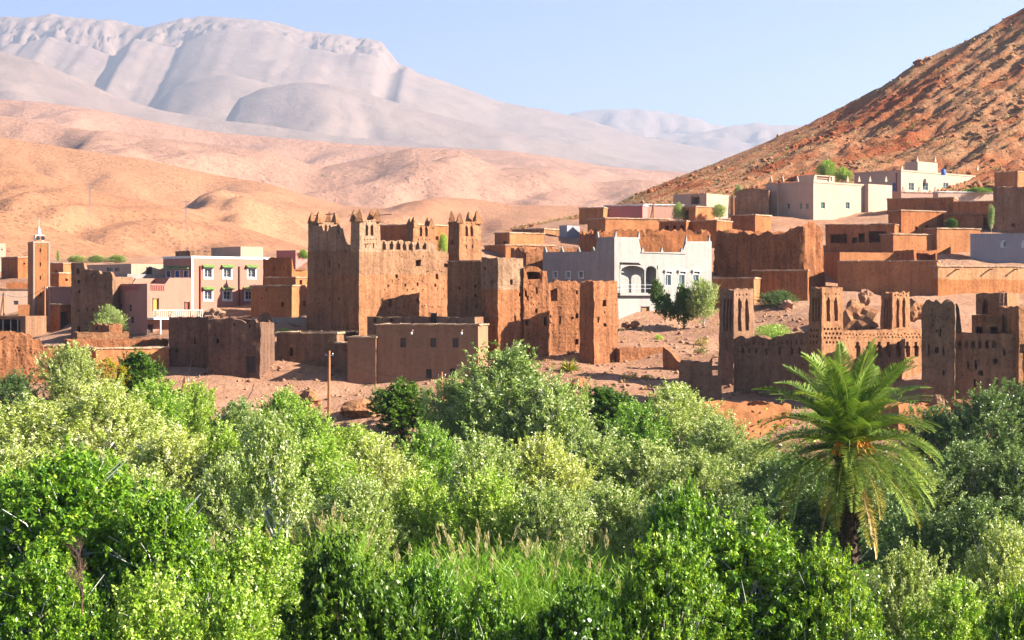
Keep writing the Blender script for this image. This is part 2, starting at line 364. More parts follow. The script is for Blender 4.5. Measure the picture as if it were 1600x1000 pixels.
range_sheet('hills', 'sand coloured slope right behind the village', [(-200,300),(0,328),(50,346),(100,363),(150,380),(210,397),(260,406),(400,415),(1200,425)], 520, 330, 15, M['hill_sand'], 9, 60, seed=1, half=240)
range_sheet('hills', 'orange sandy hills behind the minaret', [(-200,235),(0,260),(60,270),(100,284),(160,300),(260,322),(330,342),(400,362),(480,388),(560,402),(700,412),(1300,415)], 820, 535, 22, M['hill_sand'], 48, 120, seed=2)
range_sheet('hills', 'peach coloured rolling hills', [(-200,196),(0,214),(60,224),(150,238),(230,250),(330,272),(420,287),(470,303),(540,322),(610,327),(680,308),(740,311),(800,320),(900,322),(1000,330),(1300,345)], 1350, 840, 30, M['hill_sand'], 105, 210, seed=3)
range_sheet('hills', 'pink rounded hills below the mountain', [(-200,175),(0,180),(150,205),(300,222),(420,236),(500,262),(560,250),(640,232),(720,236),(780,262),(860,262),(930,285),(1000,280),(1080,290),(1300,300)], 2000, 1400, 58, M['hill_pink'], 125, 300, seed=4)
range_sheet('hills', 'pale pink foothills of the mountain', [(-200,150),(0,155),(70,160),(150,171),(220,186),(300,201),(350,208),(420,214),(480,219),(560,226),(640,230),(720,232),(800,236),(870,246),(940,259),(1000,265),(1080,270),(1300,282)], 3000, 2050, 105, M['hill_pink'], 220, 450, seed=5)
range_sheet('mountains', 'long grey spur in front of the mountain', [(-200,50),(0,80),(60,97),(120,122),(180,150),(250,172),(330,186),(420,196),(520,212),(640,222),(760,236),(900,262),(1300,300)], 5600, 3700, 160, M['mountain'], 420, 640, oct=0.1, seed=6, ny=90, fine=0.03)
range_sheet('mountains', 'hazy flat topped mountain with pale cliffs', [(-200,30),(0,22),(40,23),(80,20),(120,25),(180,28),(230,41),(260,32),(290,25),(320,23),(370,28),(430,35),(480,48),(530,54),(570,57),(600,68),(622,97),(660,122),(720,141),(780,160),(850,170),(900,182),(1000,216),(1080,236),(1150,244),(1300,262)], 8000, 5000, 230, M['mountain'], 400, 1150, oct=0.1, cliff=0.10, cenv=((0, 210, 235, 262, 300, 345, 380, 460, 490, 560, 615, 640, 700, 1300), (1.15, 1.1, 0.35, 0.6, 0.9, 0.35, 0.2, 0.35, 0.75, 0.95, 1.1, 0.12, 0.04, 0.02)), seed=8, nx=420, ny=160, fine=0.03)
range_sheet('mountains', 'rounded spur in the middle of the mountain flank', [(-200,300),(120,300),(215,215),(240,165),(270,138),(310,122),(360,116),(420,130),(520,166),(620,196),(720,218),(850,245),(1300,300)], 6900, 5300, 250, M['mountain'], 240, 700, oct=0.1, seed=12, ny=80, fine=0.03)
range_sheet('mountains', 'smooth domed spur on the right mountain flank', [(-200,330),(300,300),(355,182),(372,155),(410,138),(470,128),(520,132),(580,148),(650,170),(760,198),(880,226),(1000,255),(1300,300)], 6300, 4900, 230, M['mountain'], 260, 650, oct=0.1, seed=13, ny=80, fine=0.03)
range_sheet('mountains', 'faint distant mountain at the valley end', [(700,230),(850,190),(895,175),(940,168),(1000,168),(1060,175),(1140,196),(1250,225),(1500,250)], 11500, 8500, 350, M['mountain'], 400, 1300, cliff=0.1, seed=9, nx=200, ny=80)
range_sheet('mountains', 'faint blue ridge left of the stony hill', [(800,260),(950,235),(1010,213),(1035,209),(1060,213),(1110,202),(1150,193),(1180,190),(1260,196),(1500,215)], 10000, 8200, 350, M['mountain'], 300, 900, cliff=0.1, seed=10, nx=200, ny=80)

# ---- air
hz = MB().box(-13500, 13500, -550, 13500, -8, 1420)
hm = bpy.data.materials.new('haze'); hm.use_nodes = True; hnt = hm.node_tree; hnt.nodes.clear()
ho = hnt.nodes.new('ShaderNodeOutputMaterial'); hv = hnt.nodes.new('ShaderNodeVolumePrincipled')
hv.inputs['Color'].default_value = (0.60, 0.69, 0.90, 1); hv.inputs['Density'].default_value = 1.05e-4; hv.inputs['Anisotropy'].default_value = 0.35
hnt.links.new(hv.outputs[0], ho.inputs['Volume'])
tag(link('haze', hz.mesh('haze', hm)), 'pale haze in the air', kind='stuff')

# ---------------------------------------------------------------- building kit
class B:
    """a block seen at its near corner: local x runs along the right face, local y along the left face"""
    def __init__(s, name, label, cat, pc, Y, th, top, base, pl=None, pr=None, D=None, R=None, group=None, parent=None, sink=1.5):
        s.th = math.radians(th); s.c, s.s = math.cos(s.th), math.sin(s.th)
        s.Cx, s.Cy = (pc - 800) / F * Y, Y
        s.z0 = ZC + (HY - base) / F * Y; s.H = (base - top) / F * Y; s.sink = sink
        s.M = Matrix.Translation((s.Cx, s.Cy, s.z0)) @ Matrix.Rotation(s.th, 4, 'Z')
        s.R = R if R else s.u(pr); s.D = D if D else s.v(pl)
        s.rects = {'R': [], 'L': []}; s.tl = s.tr = None; s.name = name
        if parent is None:
            s.root = empty(name, s.M); tag(s.root, label, cat, group); s.part = None
        else: s.root = parent; s.part = name
    def u(s, px): k = (px - 800) / F; return (k * s.Cy - s.Cx) / (s.c - k * s.s)
    def v(s, px): k = (px - 800) / F; return (k * s.Cy - s.Cx) / (-s.s - k * s.c)
    def w(s, f, px): return s.u(px) if f == 'R' else s.v(px)
    def dep(s, f, w): return s.Cy + w * (s.s if f == 'R' else s.c)
    def z(s, f, w, py): return ZC + (HY - py) / F * s.dep(f, w) - s.z0
    def rect(s, f, px, py, w, h):
        a = s.w(f, px - w / 2); b = s.w(f, px + w / 2); a, b = min(a, b), max(a, b); m = (a + b) / 2
        return a, b, s.z(f, m, py + h / 2), s.z(f, m, py - h / 2)
    def hole(s, f, px, py, w, h, d=0.9, thru=False):
        a, b, z0, z1 = s.rect(f, px, py, w, h); s.rects[f].append((a, b, z0, z1, d, thru)); return s
    def arch(s, f, px, py, w, h, d=0.35, thru=False):
        a, b, z0, z1 = s.rect(f, px, py, w, h); q = (b - a) / 4; dz = min((z1 - z0) * 0.3, q * 1.6)
        s.rects[f] += [(a, a + q, z0, z1 - dz, d, thru), (a + q, b - q, z0, z1, d, thru), (b - q, b, z0, z1 - dz, d, thru)]; return s
    def prof(s, f, pts):
        q = []
        for px, py in pts:
            w = s.w(f, px); q.append((w, s.z(f, w, py)))
        q.sort(); q = np.array(q)
        if f == 'R': s.tr = q
        else: s.tl = q
        return s
    def topf(s, x, y, H):
        if s.tr is None and s.tl is None: return H
        hr = np.interp(x, s.tr[:, 0], s.tr[:, 1]) if s.tr is not None else None
        hl = np.interp(y, s.tl[:, 0], s.tl[:, 1]) if s.tl is not None else None
        if hl is None: return hr
        if hr is None: return hl
        return hr if y < 0.3 else (hl if x < 0.3 else min(hr, hl))
    def build(s, mat, step=0.45, solid=False, par=0.5, t=0.35, taper=0.0, amp=0.05, wear=0.0, zk=0.5, name='wall', freq=0.9, groove=0.0):
        R, D, H = s.R, s.D, s.H
        if (s.part or '') not in ('roof_room', 'roof_tower', 'parapet', 'roof_vault', 'stair_hut', 'roof_parapet', 'terrace_wall'):     # foundations reach the ground
            for x, y in ((0, 0), (R, 0), (R, D), (0, D)):
                w = s.M @ Vector((x, y, 0)); s.sink = max(s.sink, s.z0 - gz(w.x, w.y) + 0.4)
        def lines(a, b, extra, st):
            e = sorted(set([a, b] + [min(max(x, a), b) for x in extra])); out = [e[0]]
            for x in e[1:]:
                if x - out[-1] < 0.012: continue
                n = max(1, int(math.ceil((x - out[-1]) / st))); o = out[-1]
                out += [o + (x - o) * (i + 1) / n for i in range(n)]
            return out
        us = lines(0, R, [e for r in s.rects['R'] for e in r[:2]] + ([t, R - t] if not solid else []), step)
        vs = lines(0, D, [e for r in s.rects['L'] for e in r[:2]] + ([t, D - t] if not solid else []), step)
        zs = lines(-s.sink, H, [e for f in 'RL' for r in s.rects[f] for e in r[2:4]], step)
        V = []; idx = {}; Fc = []
        def vid(x, y, z):
            k = (round(x, 4), round(y, 4), round(z, 4))
            if k not in idx: idx[k] = len(V); V.append(k)
            return idx[k]
        def quad(a, b, c, d):
            f = []
            for p in (a, b, c, d):
                i = vid(*p)
                if i not in f: f.append(i)
            if len(f) > 2: Fc.append(f)
        def panel(ws, rects, pt, flip, opp):
            nu, nz = len(ws) - 1, len(zs) - 1
            dp = [[0.0] * nz for _ in range(nu)]; th = [[False] * nz for _ in range(nu)]
            for i in range(nu):
                m = (ws[i] + ws[i + 1]) / 2
                for j in range(nz):
                    zz = (zs[j] + zs[j + 1]) / 2
                    for r in rects:
                        if r[0] < m < r[1] and r[2] < zz < r[3]:
                            if opp and not r[5]: continue
                            dp[i][j] = r[4]; th[i][j] = r[5]
            Q = (lambda a, b, c, d: quad(d, c, b, a)) if flip else quad
            for i in range(nu):
                for j in range(nz):
                    d0 = dp[i][j]
                    if not th[i][j]: Q(pt(ws[i], d0, zs[j]), pt(ws[i + 1], d0, zs[j]), pt(ws[i + 1], d0, zs[j + 1]), pt(ws[i], d0, zs[j + 1]))
                    if opp: continue
                    if i < nu - 1 and abs(dp[i + 1][j] - d0) > 1e-6:
                        d1 = dp[i + 1][j]; Q(pt(ws[i + 1], d0, zs[j]), pt(ws[i + 1], d1, zs[j]), pt(ws[i + 1], d1, zs[j + 1]), pt(ws[i + 1], d0, zs[j + 1]))
                    if j < nz - 1 and abs(dp[i][j + 1] - d0) > 1e-6:
                        d1 = dp[i][j + 1]; Q(pt(ws[i], d0, zs[j + 1]), pt(ws[i + 1], d0, zs[j + 1]), pt(ws[i + 1], d1, zs[j + 1]), pt(ws[i], d1, zs[j + 1]))
        # through holes run the full thickness
        fr = [(a, b, c, d, (D if q else e), q) for a, b, c, d, e, q in s.rects['R']]
        fl = [(a, b, c, d, (R if q else e), q) for a, b, c, d, e, q in s.rects['L']]
        panel(us, fr, lambda w, d, z: (w, d, z), False, False)
        panel(us, fr, lambda w, d, z: (w, D, z), True, True)
        panel(vs, fl, lambda w, d, z: (d, w, z), True, False)
        panel(vs, fl, lambda w, d, z: (R, w, z), False, True)
        if solid:
            for i in range(len(us) - 1):
                for j in range(len(vs) - 1):
                    quad((us[i], vs[j], H), (us[i + 1], vs[j], H), (us[i + 1], vs[j + 1], H), (us[i], vs[j + 1], H))
        else:
            cl = lambda x, m: min(max(x, t), m - t)
            for i in range(len(us) - 1):
                a, b = us[i], us[i + 1]; ia, ib = cl(a, R), cl(b, R)
                quad((a, 0, H), (b, 0, H), (ib, t, H), (ia, t, H)); quad((a, D, H), (ia, D - t, H), (ib, D - t, H), (b, D, H))
                quad((ia, t, H), (ib, t, H), (ib, t, H - par), (ia, t, H - par)); quad((ib, D - t, H), (ia, D - t, H), (ia, D - t, H - par), (ib, D - t, H - par))
            for i in range(len(vs) - 1):
                a, b = vs[i], vs[i + 1]; ia, ib = cl(a, D), cl(b, D)
                quad((0, a, H), (t, ia, H), (t, ib, H), (0, b, H)); quad((R, a, H), (R, b, H), (R - t, ib, H), (R - t, ia, H))
                quad((t, ib, H), (t, ia, H), (t, ia, H - par), (t, ib, H - par)); quad((R - t, ia, H), (R - t, ib, H), (R - t, ib, H - par), (R - t, ia, H - par))
            quad((t, t, H - par), (R - t, t, H - par), (R - t, D - t, H - par), (t, D - t, H - par))
        out = []; k0 = H * zk
        for x, y, z in V:
            zz = z
            if (s.tr is not None or s.tl is not None) and z > k0 and H > k0:
                zz = k0 + (z - k0) * (s.topf(x, y, H) - k0) / (H - k0)
            q = 1 - taper * max(zz, 0) / H
            p = Vector((R / 2 + (x - R / 2) * q, D / 2 + (y - D / 2) * q, zz))
            wp = s.M @ p
            n = mnoise.noise_vector(wp * freq) * amp + mnoise.noise_vector(wp * freq * 2.7) * amp * 0.5
            if groove: n += Vector((p.x - R / 2, p.y - D / 2, 0)).normalized() * groove * (abs(mnoise.noise(Vector((wp.x * 0.9, wp.y * 0.9, wp.z * 0.06)))) * -2.2 + mnoise.noise(Vector((wp.x * 2.5, wp.y * 2.5, wp.z * 0.15))) * 0.5)
            if wear and z > H - 0.6: n.z += -abs(mnoise.noise(Vector((wp.x * 0.8, wp.y * 0.8, 3.1)))) * wear * 1.6 + mnoise.noise(Vector((wp.x * 2.1, wp.y * 2.1, 1.0))) * wear * 0.5
            out.append(p + n)
        me = mesh(name, out, Fc, mat, 40)
        s.taper = taper
        o = link(s.part or name, me, s.M, s.root); s.wall = o
        if s.part: s.host = o
        else: s.host = s.root
        return s
    def loc(s, f, u0, u1, z0, z1, o0, o1):
        return (u0, u1, -o1, -o0, z0, z1) if f == 'R' else (-o1, -o0, u0, u1, z0, z1)
    def add(s, name, mb, mat, parent=None, smooth=None):
        return link(name, mb.mesh(name, mat, smooth), s.M, parent or s.host)
    def fbox(s, name, f, u0, u1, z0, z1, o0, o1, mat, parent=None):
        return s.add(name, MB().box(*s.loc(f, u0, u1, z0, z1, o0, o1)), mat, parent)
    def window(s, f, px, py, w, h, frame='white', d=0.16, surround=None, awning=None, hood=False, cols=2, rows=2, bars=True):
        """call before build() with later=True handled by finish list"""
        a, b, z0, z1 = s.rect(f, px, py, w, h); s.rects[f].append((a, b, z0, z1, d, False))
        s.todo = getattr(s, 'todo', []); s.todo.append((f, a, b, z0, z1, frame, d, surround, awning, hood, cols, rows)); return s
    def door(s, f, px, py, w, h, mat='wood', d=0.2):
        a, b, z0, z1 = s.rect(f, px, py, w, h); s.rects[f].append((a, b, z0, z1, d, False))
        s.doors = getattr(s, 'doors', []); s.doors.append((f, a, b, z0, z1, mat, d)); return s
    def finish(s):
        for f, a, b, z0, z1, frame, d, surround, awning, hood, cols, rows in getattr(s, 'todo', []):
            m = MB(); fw = min(0.07, (b - a) * 0.12); bx = lambda u0, u1, q0, q1: m.box(*s.loc(f, u0, u1, q0, q1, -d + 0.004, -d + 0.07))
            bx(a, a + fw, z0, z1); bx(b - fw, b, z0, z1); bx(a + fw, b - fw, z0, z0 + fw); bx(a + fw, b - fw, z1 - fw, z1)
            for i in range(1, cols): x = a + (b - a) * i / cols; bx(x - fw * 0.35, x + fw * 0.35, z0 + fw, z1 - fw)
            wo = s.add('window', m, M[frame])
            for i in range(cols):
                u0 = a + (b - a) * i / cols + fw * 0.5; u1 = a + (b - a) * (i + 1) / cols - fw * 0.5
                for j in range(rows):
                    q0 = z0 + (z1 - z0) * j / rows + fw * 0.4; q1 = z0 + (z1 - z0) * (j + 1) / rows - fw * 0.4
                    s.fbox('pane', f, u0, u1, q0, q1, -d + 0.006, -d + 0.03, M['glass'], wo)
            if surround:
                m = MB(); sw = 0.22 if surround != 'thin' else 0.1; bx = lambda u0, u1, q0, q1: m.box(*s.loc(f, u0, u1, q0, q1, -0.03, 0.06))
                bx(a - sw, a - 0.003, z0 - sw, z1 + sw * 0.6); bx(b + 0.003, b + sw, z0 - sw, z1 + sw * 0.6); bx(a - 0.003, b + 0.003, z0 - sw, z0 - 0.003); bx(a - 0.003, b + 0.003, z1 + 0.003, z1 + sw * 0.6)
                s.add('surround', m, M['white'], wo)
            if awning:
                m = MB(); u0, u1 = a - 0.35, b + 0.35; q = z1 + 0.2; n = len(m.V)
                pts = [(u0, q, 0.0), (u1, q, 0.0), (u0, q + 0.34, 0.0), (u1, q + 0.34, 0.0), (u0, q, 0.42), (u1, q, 0.42), (u0, q + 0.08, 0.42), (u1, q + 0.08, 0.42)]
                for u_, z_, o_ in pts: m.V.append((u_, -o_, z_) if f == 'R' else (-o_, u_, z_))
                m.F += [[2, 3, 7, 6], [4, 5, 1, 0], [6, 7, 5, 4], [0, 2, 6, 4], [1, 5, 7, 3], [0, 1, 3, 2]]
                s.add('awning', m, M[awning], wo)
            if hood:
                m = MB(); m.box(*s.loc(f, a - 0.3, b + 0.3, z1 + 0.42, z1 + 0.54, -0.02, 0.32)); m.box(*s.loc(f, a - 0.2, b + 0.2, z1 + 0.54, z1 + 0.64, -0.02, 0.18))
                for e in (a - 0.14, b + 0.02): m.box(*s.loc(f, e, e + 0.12, z1 + 0.16, z1 + 0.418, -0.02, 0.2))
                s.add('hood', m, M['white'], wo)
        for f, a, b, z0, z1, mat, d in getattr(s, 'doors', []):
            do = s.fbox('door', f, a, b, z0, z1, -d + 0.004, -d + 0.06, M[mat])
            s.fbox('door_frame', f, a - 0.08, a - 0.002, z0, z1 + 0.08, -0.05, 0.04, M['dark_wood'], do); s.fbox('door_frame', f, b + 0.002, b + 0.08, z0, z1 + 0.08, -0.05, 0.04, M['dark_wood'], do)
        return s
    def coping(s, mat='coping', over=0.12, th=0.16, t=0.5, jit=0.035, lift=0.0):
        m = MB(); R, D, H = s.R, s.D, s.H - 0.03 + lift
        def beam(x0, x1, y0, y1):
            lx = x1 - x0; ly = y1 - y0; n = max(1, int(max(lx, ly) / 0.9))
            for i in range(n):
                if lx > ly: m.box(x0 + lx * i / n, x0 + lx * (i + 1) / n, y0, y1, H, H + th, jit)
                else: m.box(x0, x1, y0 + ly * i / n, y0 + ly * (i + 1) / n, H, H + th, jit)
        beam(-over, R + over, -over, t - over); beam(-over, R + over, D - t + over, D + over)
        beam(-over, t - over, t - over, D - t + over); beam(R - t + over, R + over, t - over, D - t + over)
        s.add('coping', m, M[mat]); return s
    def spouts(s, f, pxs, py, mat='wood'):
        for px in pxs:
            w = s.w(f, px); z = s.z(f, w, py)
            s.fbox('roof_spout', f, w - 0.07, w + 0.07, z - 0.07, z + 0.07, -0.1, 0.75, M[mat])
        return s
def house(name, label, cat, pc, pl, pr, top, base, Y, th, mat, cop='coping', wins=(), group=None, D=None, R=None, **kw):
    b = B(name, label, cat, pc, Y, th, top, base, pl, pr, D, R, group)
    for w in wins:
        k = w[0]
        if k == 'hole': b.hole(*w[1:])
        elif k == 'arch': b.arch(*w[1:])
        elif k == 'win': b.window(*w[1:6], **(w[6] if len(w) > 6 else {}))
        elif k == 'door': b.door(*w[1:])
    b.build(M[mat], **kw); b.finish()
    if cop: b.coping(cop)
    return b

def horn_mesh(name, mat, w=0.42, h=1.3, lean=0.12):
    V = []; Fc = []; rows = 6
    for i in range(rows):
        t = i / (rows - 1); r = w * (1 - t) ** 0.75 * (1.0 if i else 1.05) + 0.03
        for dx, dy in ((-1, -1), (1, -1), (1, 1), (-1, 1)):
            V.append((dx * r + rng.uniform(-.03, .03) + lean * t * t, dy * r + rng.uniform(-.03, .03), -0.25 + t * (h + 0.25)))
    for i in range(rows - 1):
        for j in range(4): Fc.append([i * 4 + j, i * 4 + (j + 1) % 4, i * 4 + 4 + (j + 1) % 4, i * 4 + 4 + j])
    Fc.append([(rows - 1) * 4 + j for j in range(4)]); Fc.append([3, 2, 1, 0])
    return mesh(name, V, Fc, mat, 60)
def finial_mesh(name, mat, w=0.4, h=0.7, d=0.22):
    m = MB(); n = 4
    for i in range(n):
        k = w * (1 - i / n) ; m.box(-k / 2, k / 2, -d / 2 + 0.004 * i, d / 2 - 0.004 * i, h * i / n - (0.1 if i == 0 else 0), h * (i + 1) / n)
    return m.mesh(name, mat)
# ---------------------------------------------------------------- the great kasbah (centre)
HORN = {k: [horn_mesh('merlon', M[k], 0.4 + 0.05 * i, 1.15 + 0.15 * i, (-0.1, 0.12, 0.2)[i]) for i in range(3)] for k in ('clay', 'clay_red', 'clay_brown')}
def tower(parent, pc, pl, pr, top, base, Y, th, mat, horns='clay', rects=(), taper=0.12, hs=1.0, step=0.3, amp=0.05, wear=0.1, groove=0.0, D=None):
    b = B('tower', None, None, pc, Y, th, top, base, pl, pr, D=D, parent=parent, sink=0.5)
    for k, f, px, py, w, h, d in rects:
        (b.arch if k == 'arch' else b.hole)(f, px, py, w, h, d)
    b.build(mat, step=step, par=0.7, t=0.3, taper=taper, amp=amp, wear=wear, groove=groove)
    if horns:
        q = taper * 0.5; R, D = b.R, b.D
        for i, (x, y) in enumerate(((0.28, 0.28), (R - 0.28, 0.28), (R - 0.28, D - 0.28), (0.28, D - 0.28))):
            x = R / 2 + (x - R / 2) * (1 - taper); y = D / 2 + (y - D / 2) * (1 - taper)
            mt = b.M @ Matrix.Translation((x, y, b.H)) @ Matrix.Rotation(rng.uniform(0, 6), 4, 'Z') @ Matrix.Scale(hs * rng.uniform(0.85, 1.1), 4)
            link('merlon', HORN[horns][i % 3], mt, b.wall)
    return b
def slots(px0, px1, y0, y1, d=0.28):   # tall blind niches with a row of dots over them
    w = px1 - px0; r = []
    for k in (0.3, 0.66): r.append(('arch', 'R', px0 + w * k, (y0 + y1) / 2, w * 0.2, y1 - y0, d))
    return r
clayT = mud('kasbah tower plaster', (0.420, 0.277, 0.185), 0.35, 0.22)
kz = lambda py, Y, base: (base - py) / F * Y
kas = B('kasbah', 'large mud brick kasbah with four horned corner towers', 'kasbah', 562, 185, 47, 378, 545, pl=482, pr=701, sink=2)
for px in (600, 612, 622, 632, 642, 652, 663): kas.arch('R', px, 387, 6, 13, 0.5)
for px, py, w, h in ((654,412,8,9),(697,411,6,8),(610,473,5,11),(653,470,4,7),(620,432,4,6),(683,432,4,8),(606,446,3,4),(633,446,3,4),(653,444,3,5),(680,446,3,4),(581,418,2,4),(578,440,2,4),(580,461,3,5),(570,480,2,4),(624,482,2,3),(640,470,2,3)): kas.hole('R', px, py, w, h, 0.6)
for px, py, w, h in ((515,375,3,7),(530,384,3,8),(529,418,2,5),(515,428,2,4),(515,415,2,8),(551,440,2,5),(515,467,2,6),(530,467,2,5),(550,470,2,5),(540,395,2,5)): kas.hole('L', px, py, w, h, 0.6)
for i in range(34): kas.hole('R', rng.uniform(600, 695), rng.choice((403, 424, 438, 452, 464, 478, 490)) + rng.uniform(-1, 1), 1.6, 1.9, 0.3)
for i in range(12): kas.hole('L', rng.uniform(498, 545), rng.choice((408, 424, 452, 480)) + rng.uniform(-1, 1), 1.4, 2, 0.3)
kas.prof('L', [(480,352),(503,352),(506,360),(518,354),(530,350),(538,352),(540,378),(544,381),(562,378)]); kas.prof('R', [(562,378),(596,375),(680,377),(682,392),(701,394)])
kas.build(mud('kasbah wall coats', (0.386, 0.172, 0.082), 0.8, 0.3, kz(430, 188, 545), (0.353, 0.185, 0.101), zsplit2=kz(393, 188, 545), colc=(0.41, 0.25, 0.155)), step=0.34, par=0.9, amp=0.1, wear=0.3, zk=0.75)
dots = lambda f, x0, x1, y, n: [('hole', f, x0 + (x1 - x0) * (i + 0.5) / n, y, 1.6, 2.0, 0.3) for i in range(n)]
def coat(Y): return mud('kasbah tower coats', (0.386, 0.172, 0.082), 0.8, 0.3, kz(430, Y, 545), (0.353, 0.185, 0.101), zsplit2=kz(393, Y, 545), colc=(0.41, 0.25, 0.155))
tower(kas.root, 560.5, 545, 597, 342, 545, 184.3, 47, coat(185), 'clay', slots(566, 591, 350, 368) + dots('R', 568, 590, 345, 4) + dots('R', 567, 592, 374, 5) + dots('R', 567, 592, 381, 5) + [('hole', 'R', 572, 384, 2, 7, .3), ('hole', 'R', 585, 384, 2, 7, .3)], hs=0.9, taper=0.13)
tower(kas.root, 497, 478, 533, 345, 545, 189.3, 47, coat(189.3), 'clay', slots(504, 524, 350, 363) + dots('L', 485, 496, 350, 2), hs=0.9, taper=0.14)
tower(kas.root, 644, 632, 681, 352, 432, 202, 47, M['clay'], 'clay', slots(650, 676, 353, 369) + dots('R', 650, 676, 374, 4), hs=0.8)
tower(kas.root, 717, 698, 754, 345, 432, 195, 47, M['clay'], 'clay', slots(722, 746, 352, 369) + dots('R', 720, 748, 348, 4) + dots('R', 720, 749, 375, 5) + [('hole', 'R', 729, 385, 2, 6, .3), ('hole', 'R', 740, 385, 2, 6, .3), ('hole', 'L', 705, 378, 4, 9, .4)], hs=0.9)
# roof timbers poking from the old towers
for px, py, Y, a in ((545,336,184,0.5),(592,336,185,-0.3),(484,337,192,0.4),(508,335,192,-0.6)):
    p = P(px, py, Y); link('roof_timber', MB().tube([p, p + Vector((math.cos(a) * 1.4, math.sin(a), rng.uniform(0, .5)))], 0.05, 5).mesh('roof_timber', M['wood']), parent=kas.root)

# ---- eroded eastern block
ek = B('eroded_kasbah', 'eroded red mud kasbah wing with cracked walls beside the horned towers', 'kasbah', 778, 178, 46, 402, 562, pl=752, pr=818, sink=2)
for px, py, w, h in ((799,441,4,8),(805,498,3,10),(812,460,3,6)): ek.hole('R', px, py, w, h, 0.5)
for px, py, w, h in ((758,419,3,5),(769,440,2,5),(757,470,2,4),(755,490,2,5)): ek.hole('L', px, py, w, h, 0.5)
ek.build(mud('eroded wing coats', (0.395, 0.164, 0.071), 0.9, 0.3, kz(452, 178, 562), (0.378, 0.227, 0.139)), step=0.34, amp=0.09, wear=0.2, par=0.8)
e2 = B('wall', None, None, 752, 184, 62, 408, 545, pl=699, R=5, parent=ek.root, sink=2)
for px, py, w, h in ((743,447,3,5),(718,450,3,5),(743,462,3,5),(745,478,2,6),(728,480,2,5)): e2.hole('L', px, py, w, h, 0.5)
e2.build(M['clay'], step=0.4, amp=0.07, wear=0.15)
e2.fbox('coping', 'L', 0, e2.D, e2.H - 0.05, e2.H + 0.1, -0.4, 0.08, M['coping'])
e3 = B('wall', None, None, 818, 180.2, 24, 440, 566, pr=909, D=6, parent=ek.root, sink=2)
e3.prof('R', [(818,416),(822,416),(824,440),(846,440),(848,421),(855,421),(856,443),(870,437),(885,440),(909,438)])
for i in range(26): e3.hole('R', rng.uniform(822, 905), rng.uniform(450, 550), 1.7, 2.2, 0.3)
for px, py, w, h in ((866,462,10,17),(823,467,6,8),(823,505,6,9),(838,485,4,7),(852,502,5,14),(860,495,3,5),(902,493,5,9),(902,534,6,9),(902,458,4,7),(895,498,3,4),(838,455,3,10),(876,500,3,14),(814,480,3,6)): e3.hole('R', px, py, w, h, 0.6)
e3.build(M['clay_red'], step=0.3, amp=0.11, wear=0.35, par=2.2, zk=0.6, groove=0.1)
e4 = B('tower', None, None, 928, 176.5, 46, 438, 572, pl=905, pr=966, parent=ek.root, sink=2)
for px, py, w, h in ((946,474,7,9),(946,508,5,5),(946,488,2,4),(935,500,3,9),(958,545,2,3)): e4.hole('R', px, py, w, h, 0.5)
e4.build(M['clay_red'], step=0.3, amp=0.1, wear=0.3, par=0.8, taper=0.03, groove=0.08)
e5 = B('roof_vault', None, None, 822, 184, 20, 416, 440, pr=848, D=3, parent=ek.root, sink=0.2)
e5.prof('R', [(822,420),(830,416),(840,417),(848,424)]); e5.hole('R', 834, 430, 22, 12, 2.0); e5.build(M['clay_red'], step=0.3, solid=True, amp=0.06)

# ---- low house in the shade in front
nh = B('mud_house', 'smooth brown mud house with five small square windows, nearest the trees', 'house', 747, 168, 79, 508, 614, pl=588, R=4.5, sink=2)
for px, py in ((630,535.5),(677,535.5),(712,535.5),(670,584),(707,583)): nh.window('L', px, py, 9, 14, frame='dark_wood', cols=3, rows=1, d=0.2)
nh.build(M['clay_smooth'], step=0.6, amp=0.03); nh.finish(); nh.coping('coping', 0.14, 0.14)
nh.spouts('L', (646, 723), 516)
for px in (645, 723):
    w = nh.v(px); z = nh.z('L', w, 519); lm = MB().lathe([(0.02, 0.16), (0.1, 0.1), (0.12, 0), (0.06, -0.12), (0.0, -0.13)])
    lm.V = [(x - 0.5, y + w, q + z - 0.1) for x, y, q in lm.V]; nh.add('wall_lamp', lm, M['white'])
house('mud_house', 'narrow blank brown mud annex left of the five-window house', 'house', 587, 543, 592, 528, 612, 169.5, 79, 'clay_smooth', wins=[('hole','L',578,602,6,6,.5)], R=6, step=0.6, amp=0.03)
house('mud_house', 'long low brown mud house under the kasbah with one slit window', 'house', 526, 432, 545, 521, 592, 175.5, 79, 'clay_brown', wins=[('hole','L',455,550,6,13,.6),('hole','L',527,560,4,12,.5)], R=7, step=0.5, amp=0.06)
house('mud_shed', 'small brown mud shed between low house and narrow annex', 'shed', 546, 524, 548, 537, 592, 173.8, 79, 'clay_brown', R=3, step=0.5, amp=0.06)
house('roof_shed', 'dark flat roofed shed behind the five-window house', 'shed', 742, 574, 764, 495, 520, 175, 76, 'clay_brown', cop=None, R=4, wins=[('hole','L',586,500,5,6,.5),('hole','L',612,499,6,6,.5),('door','L',677,497,9,16,'dark_wood')], step=0.5, amp=0.05, wear=0.1)
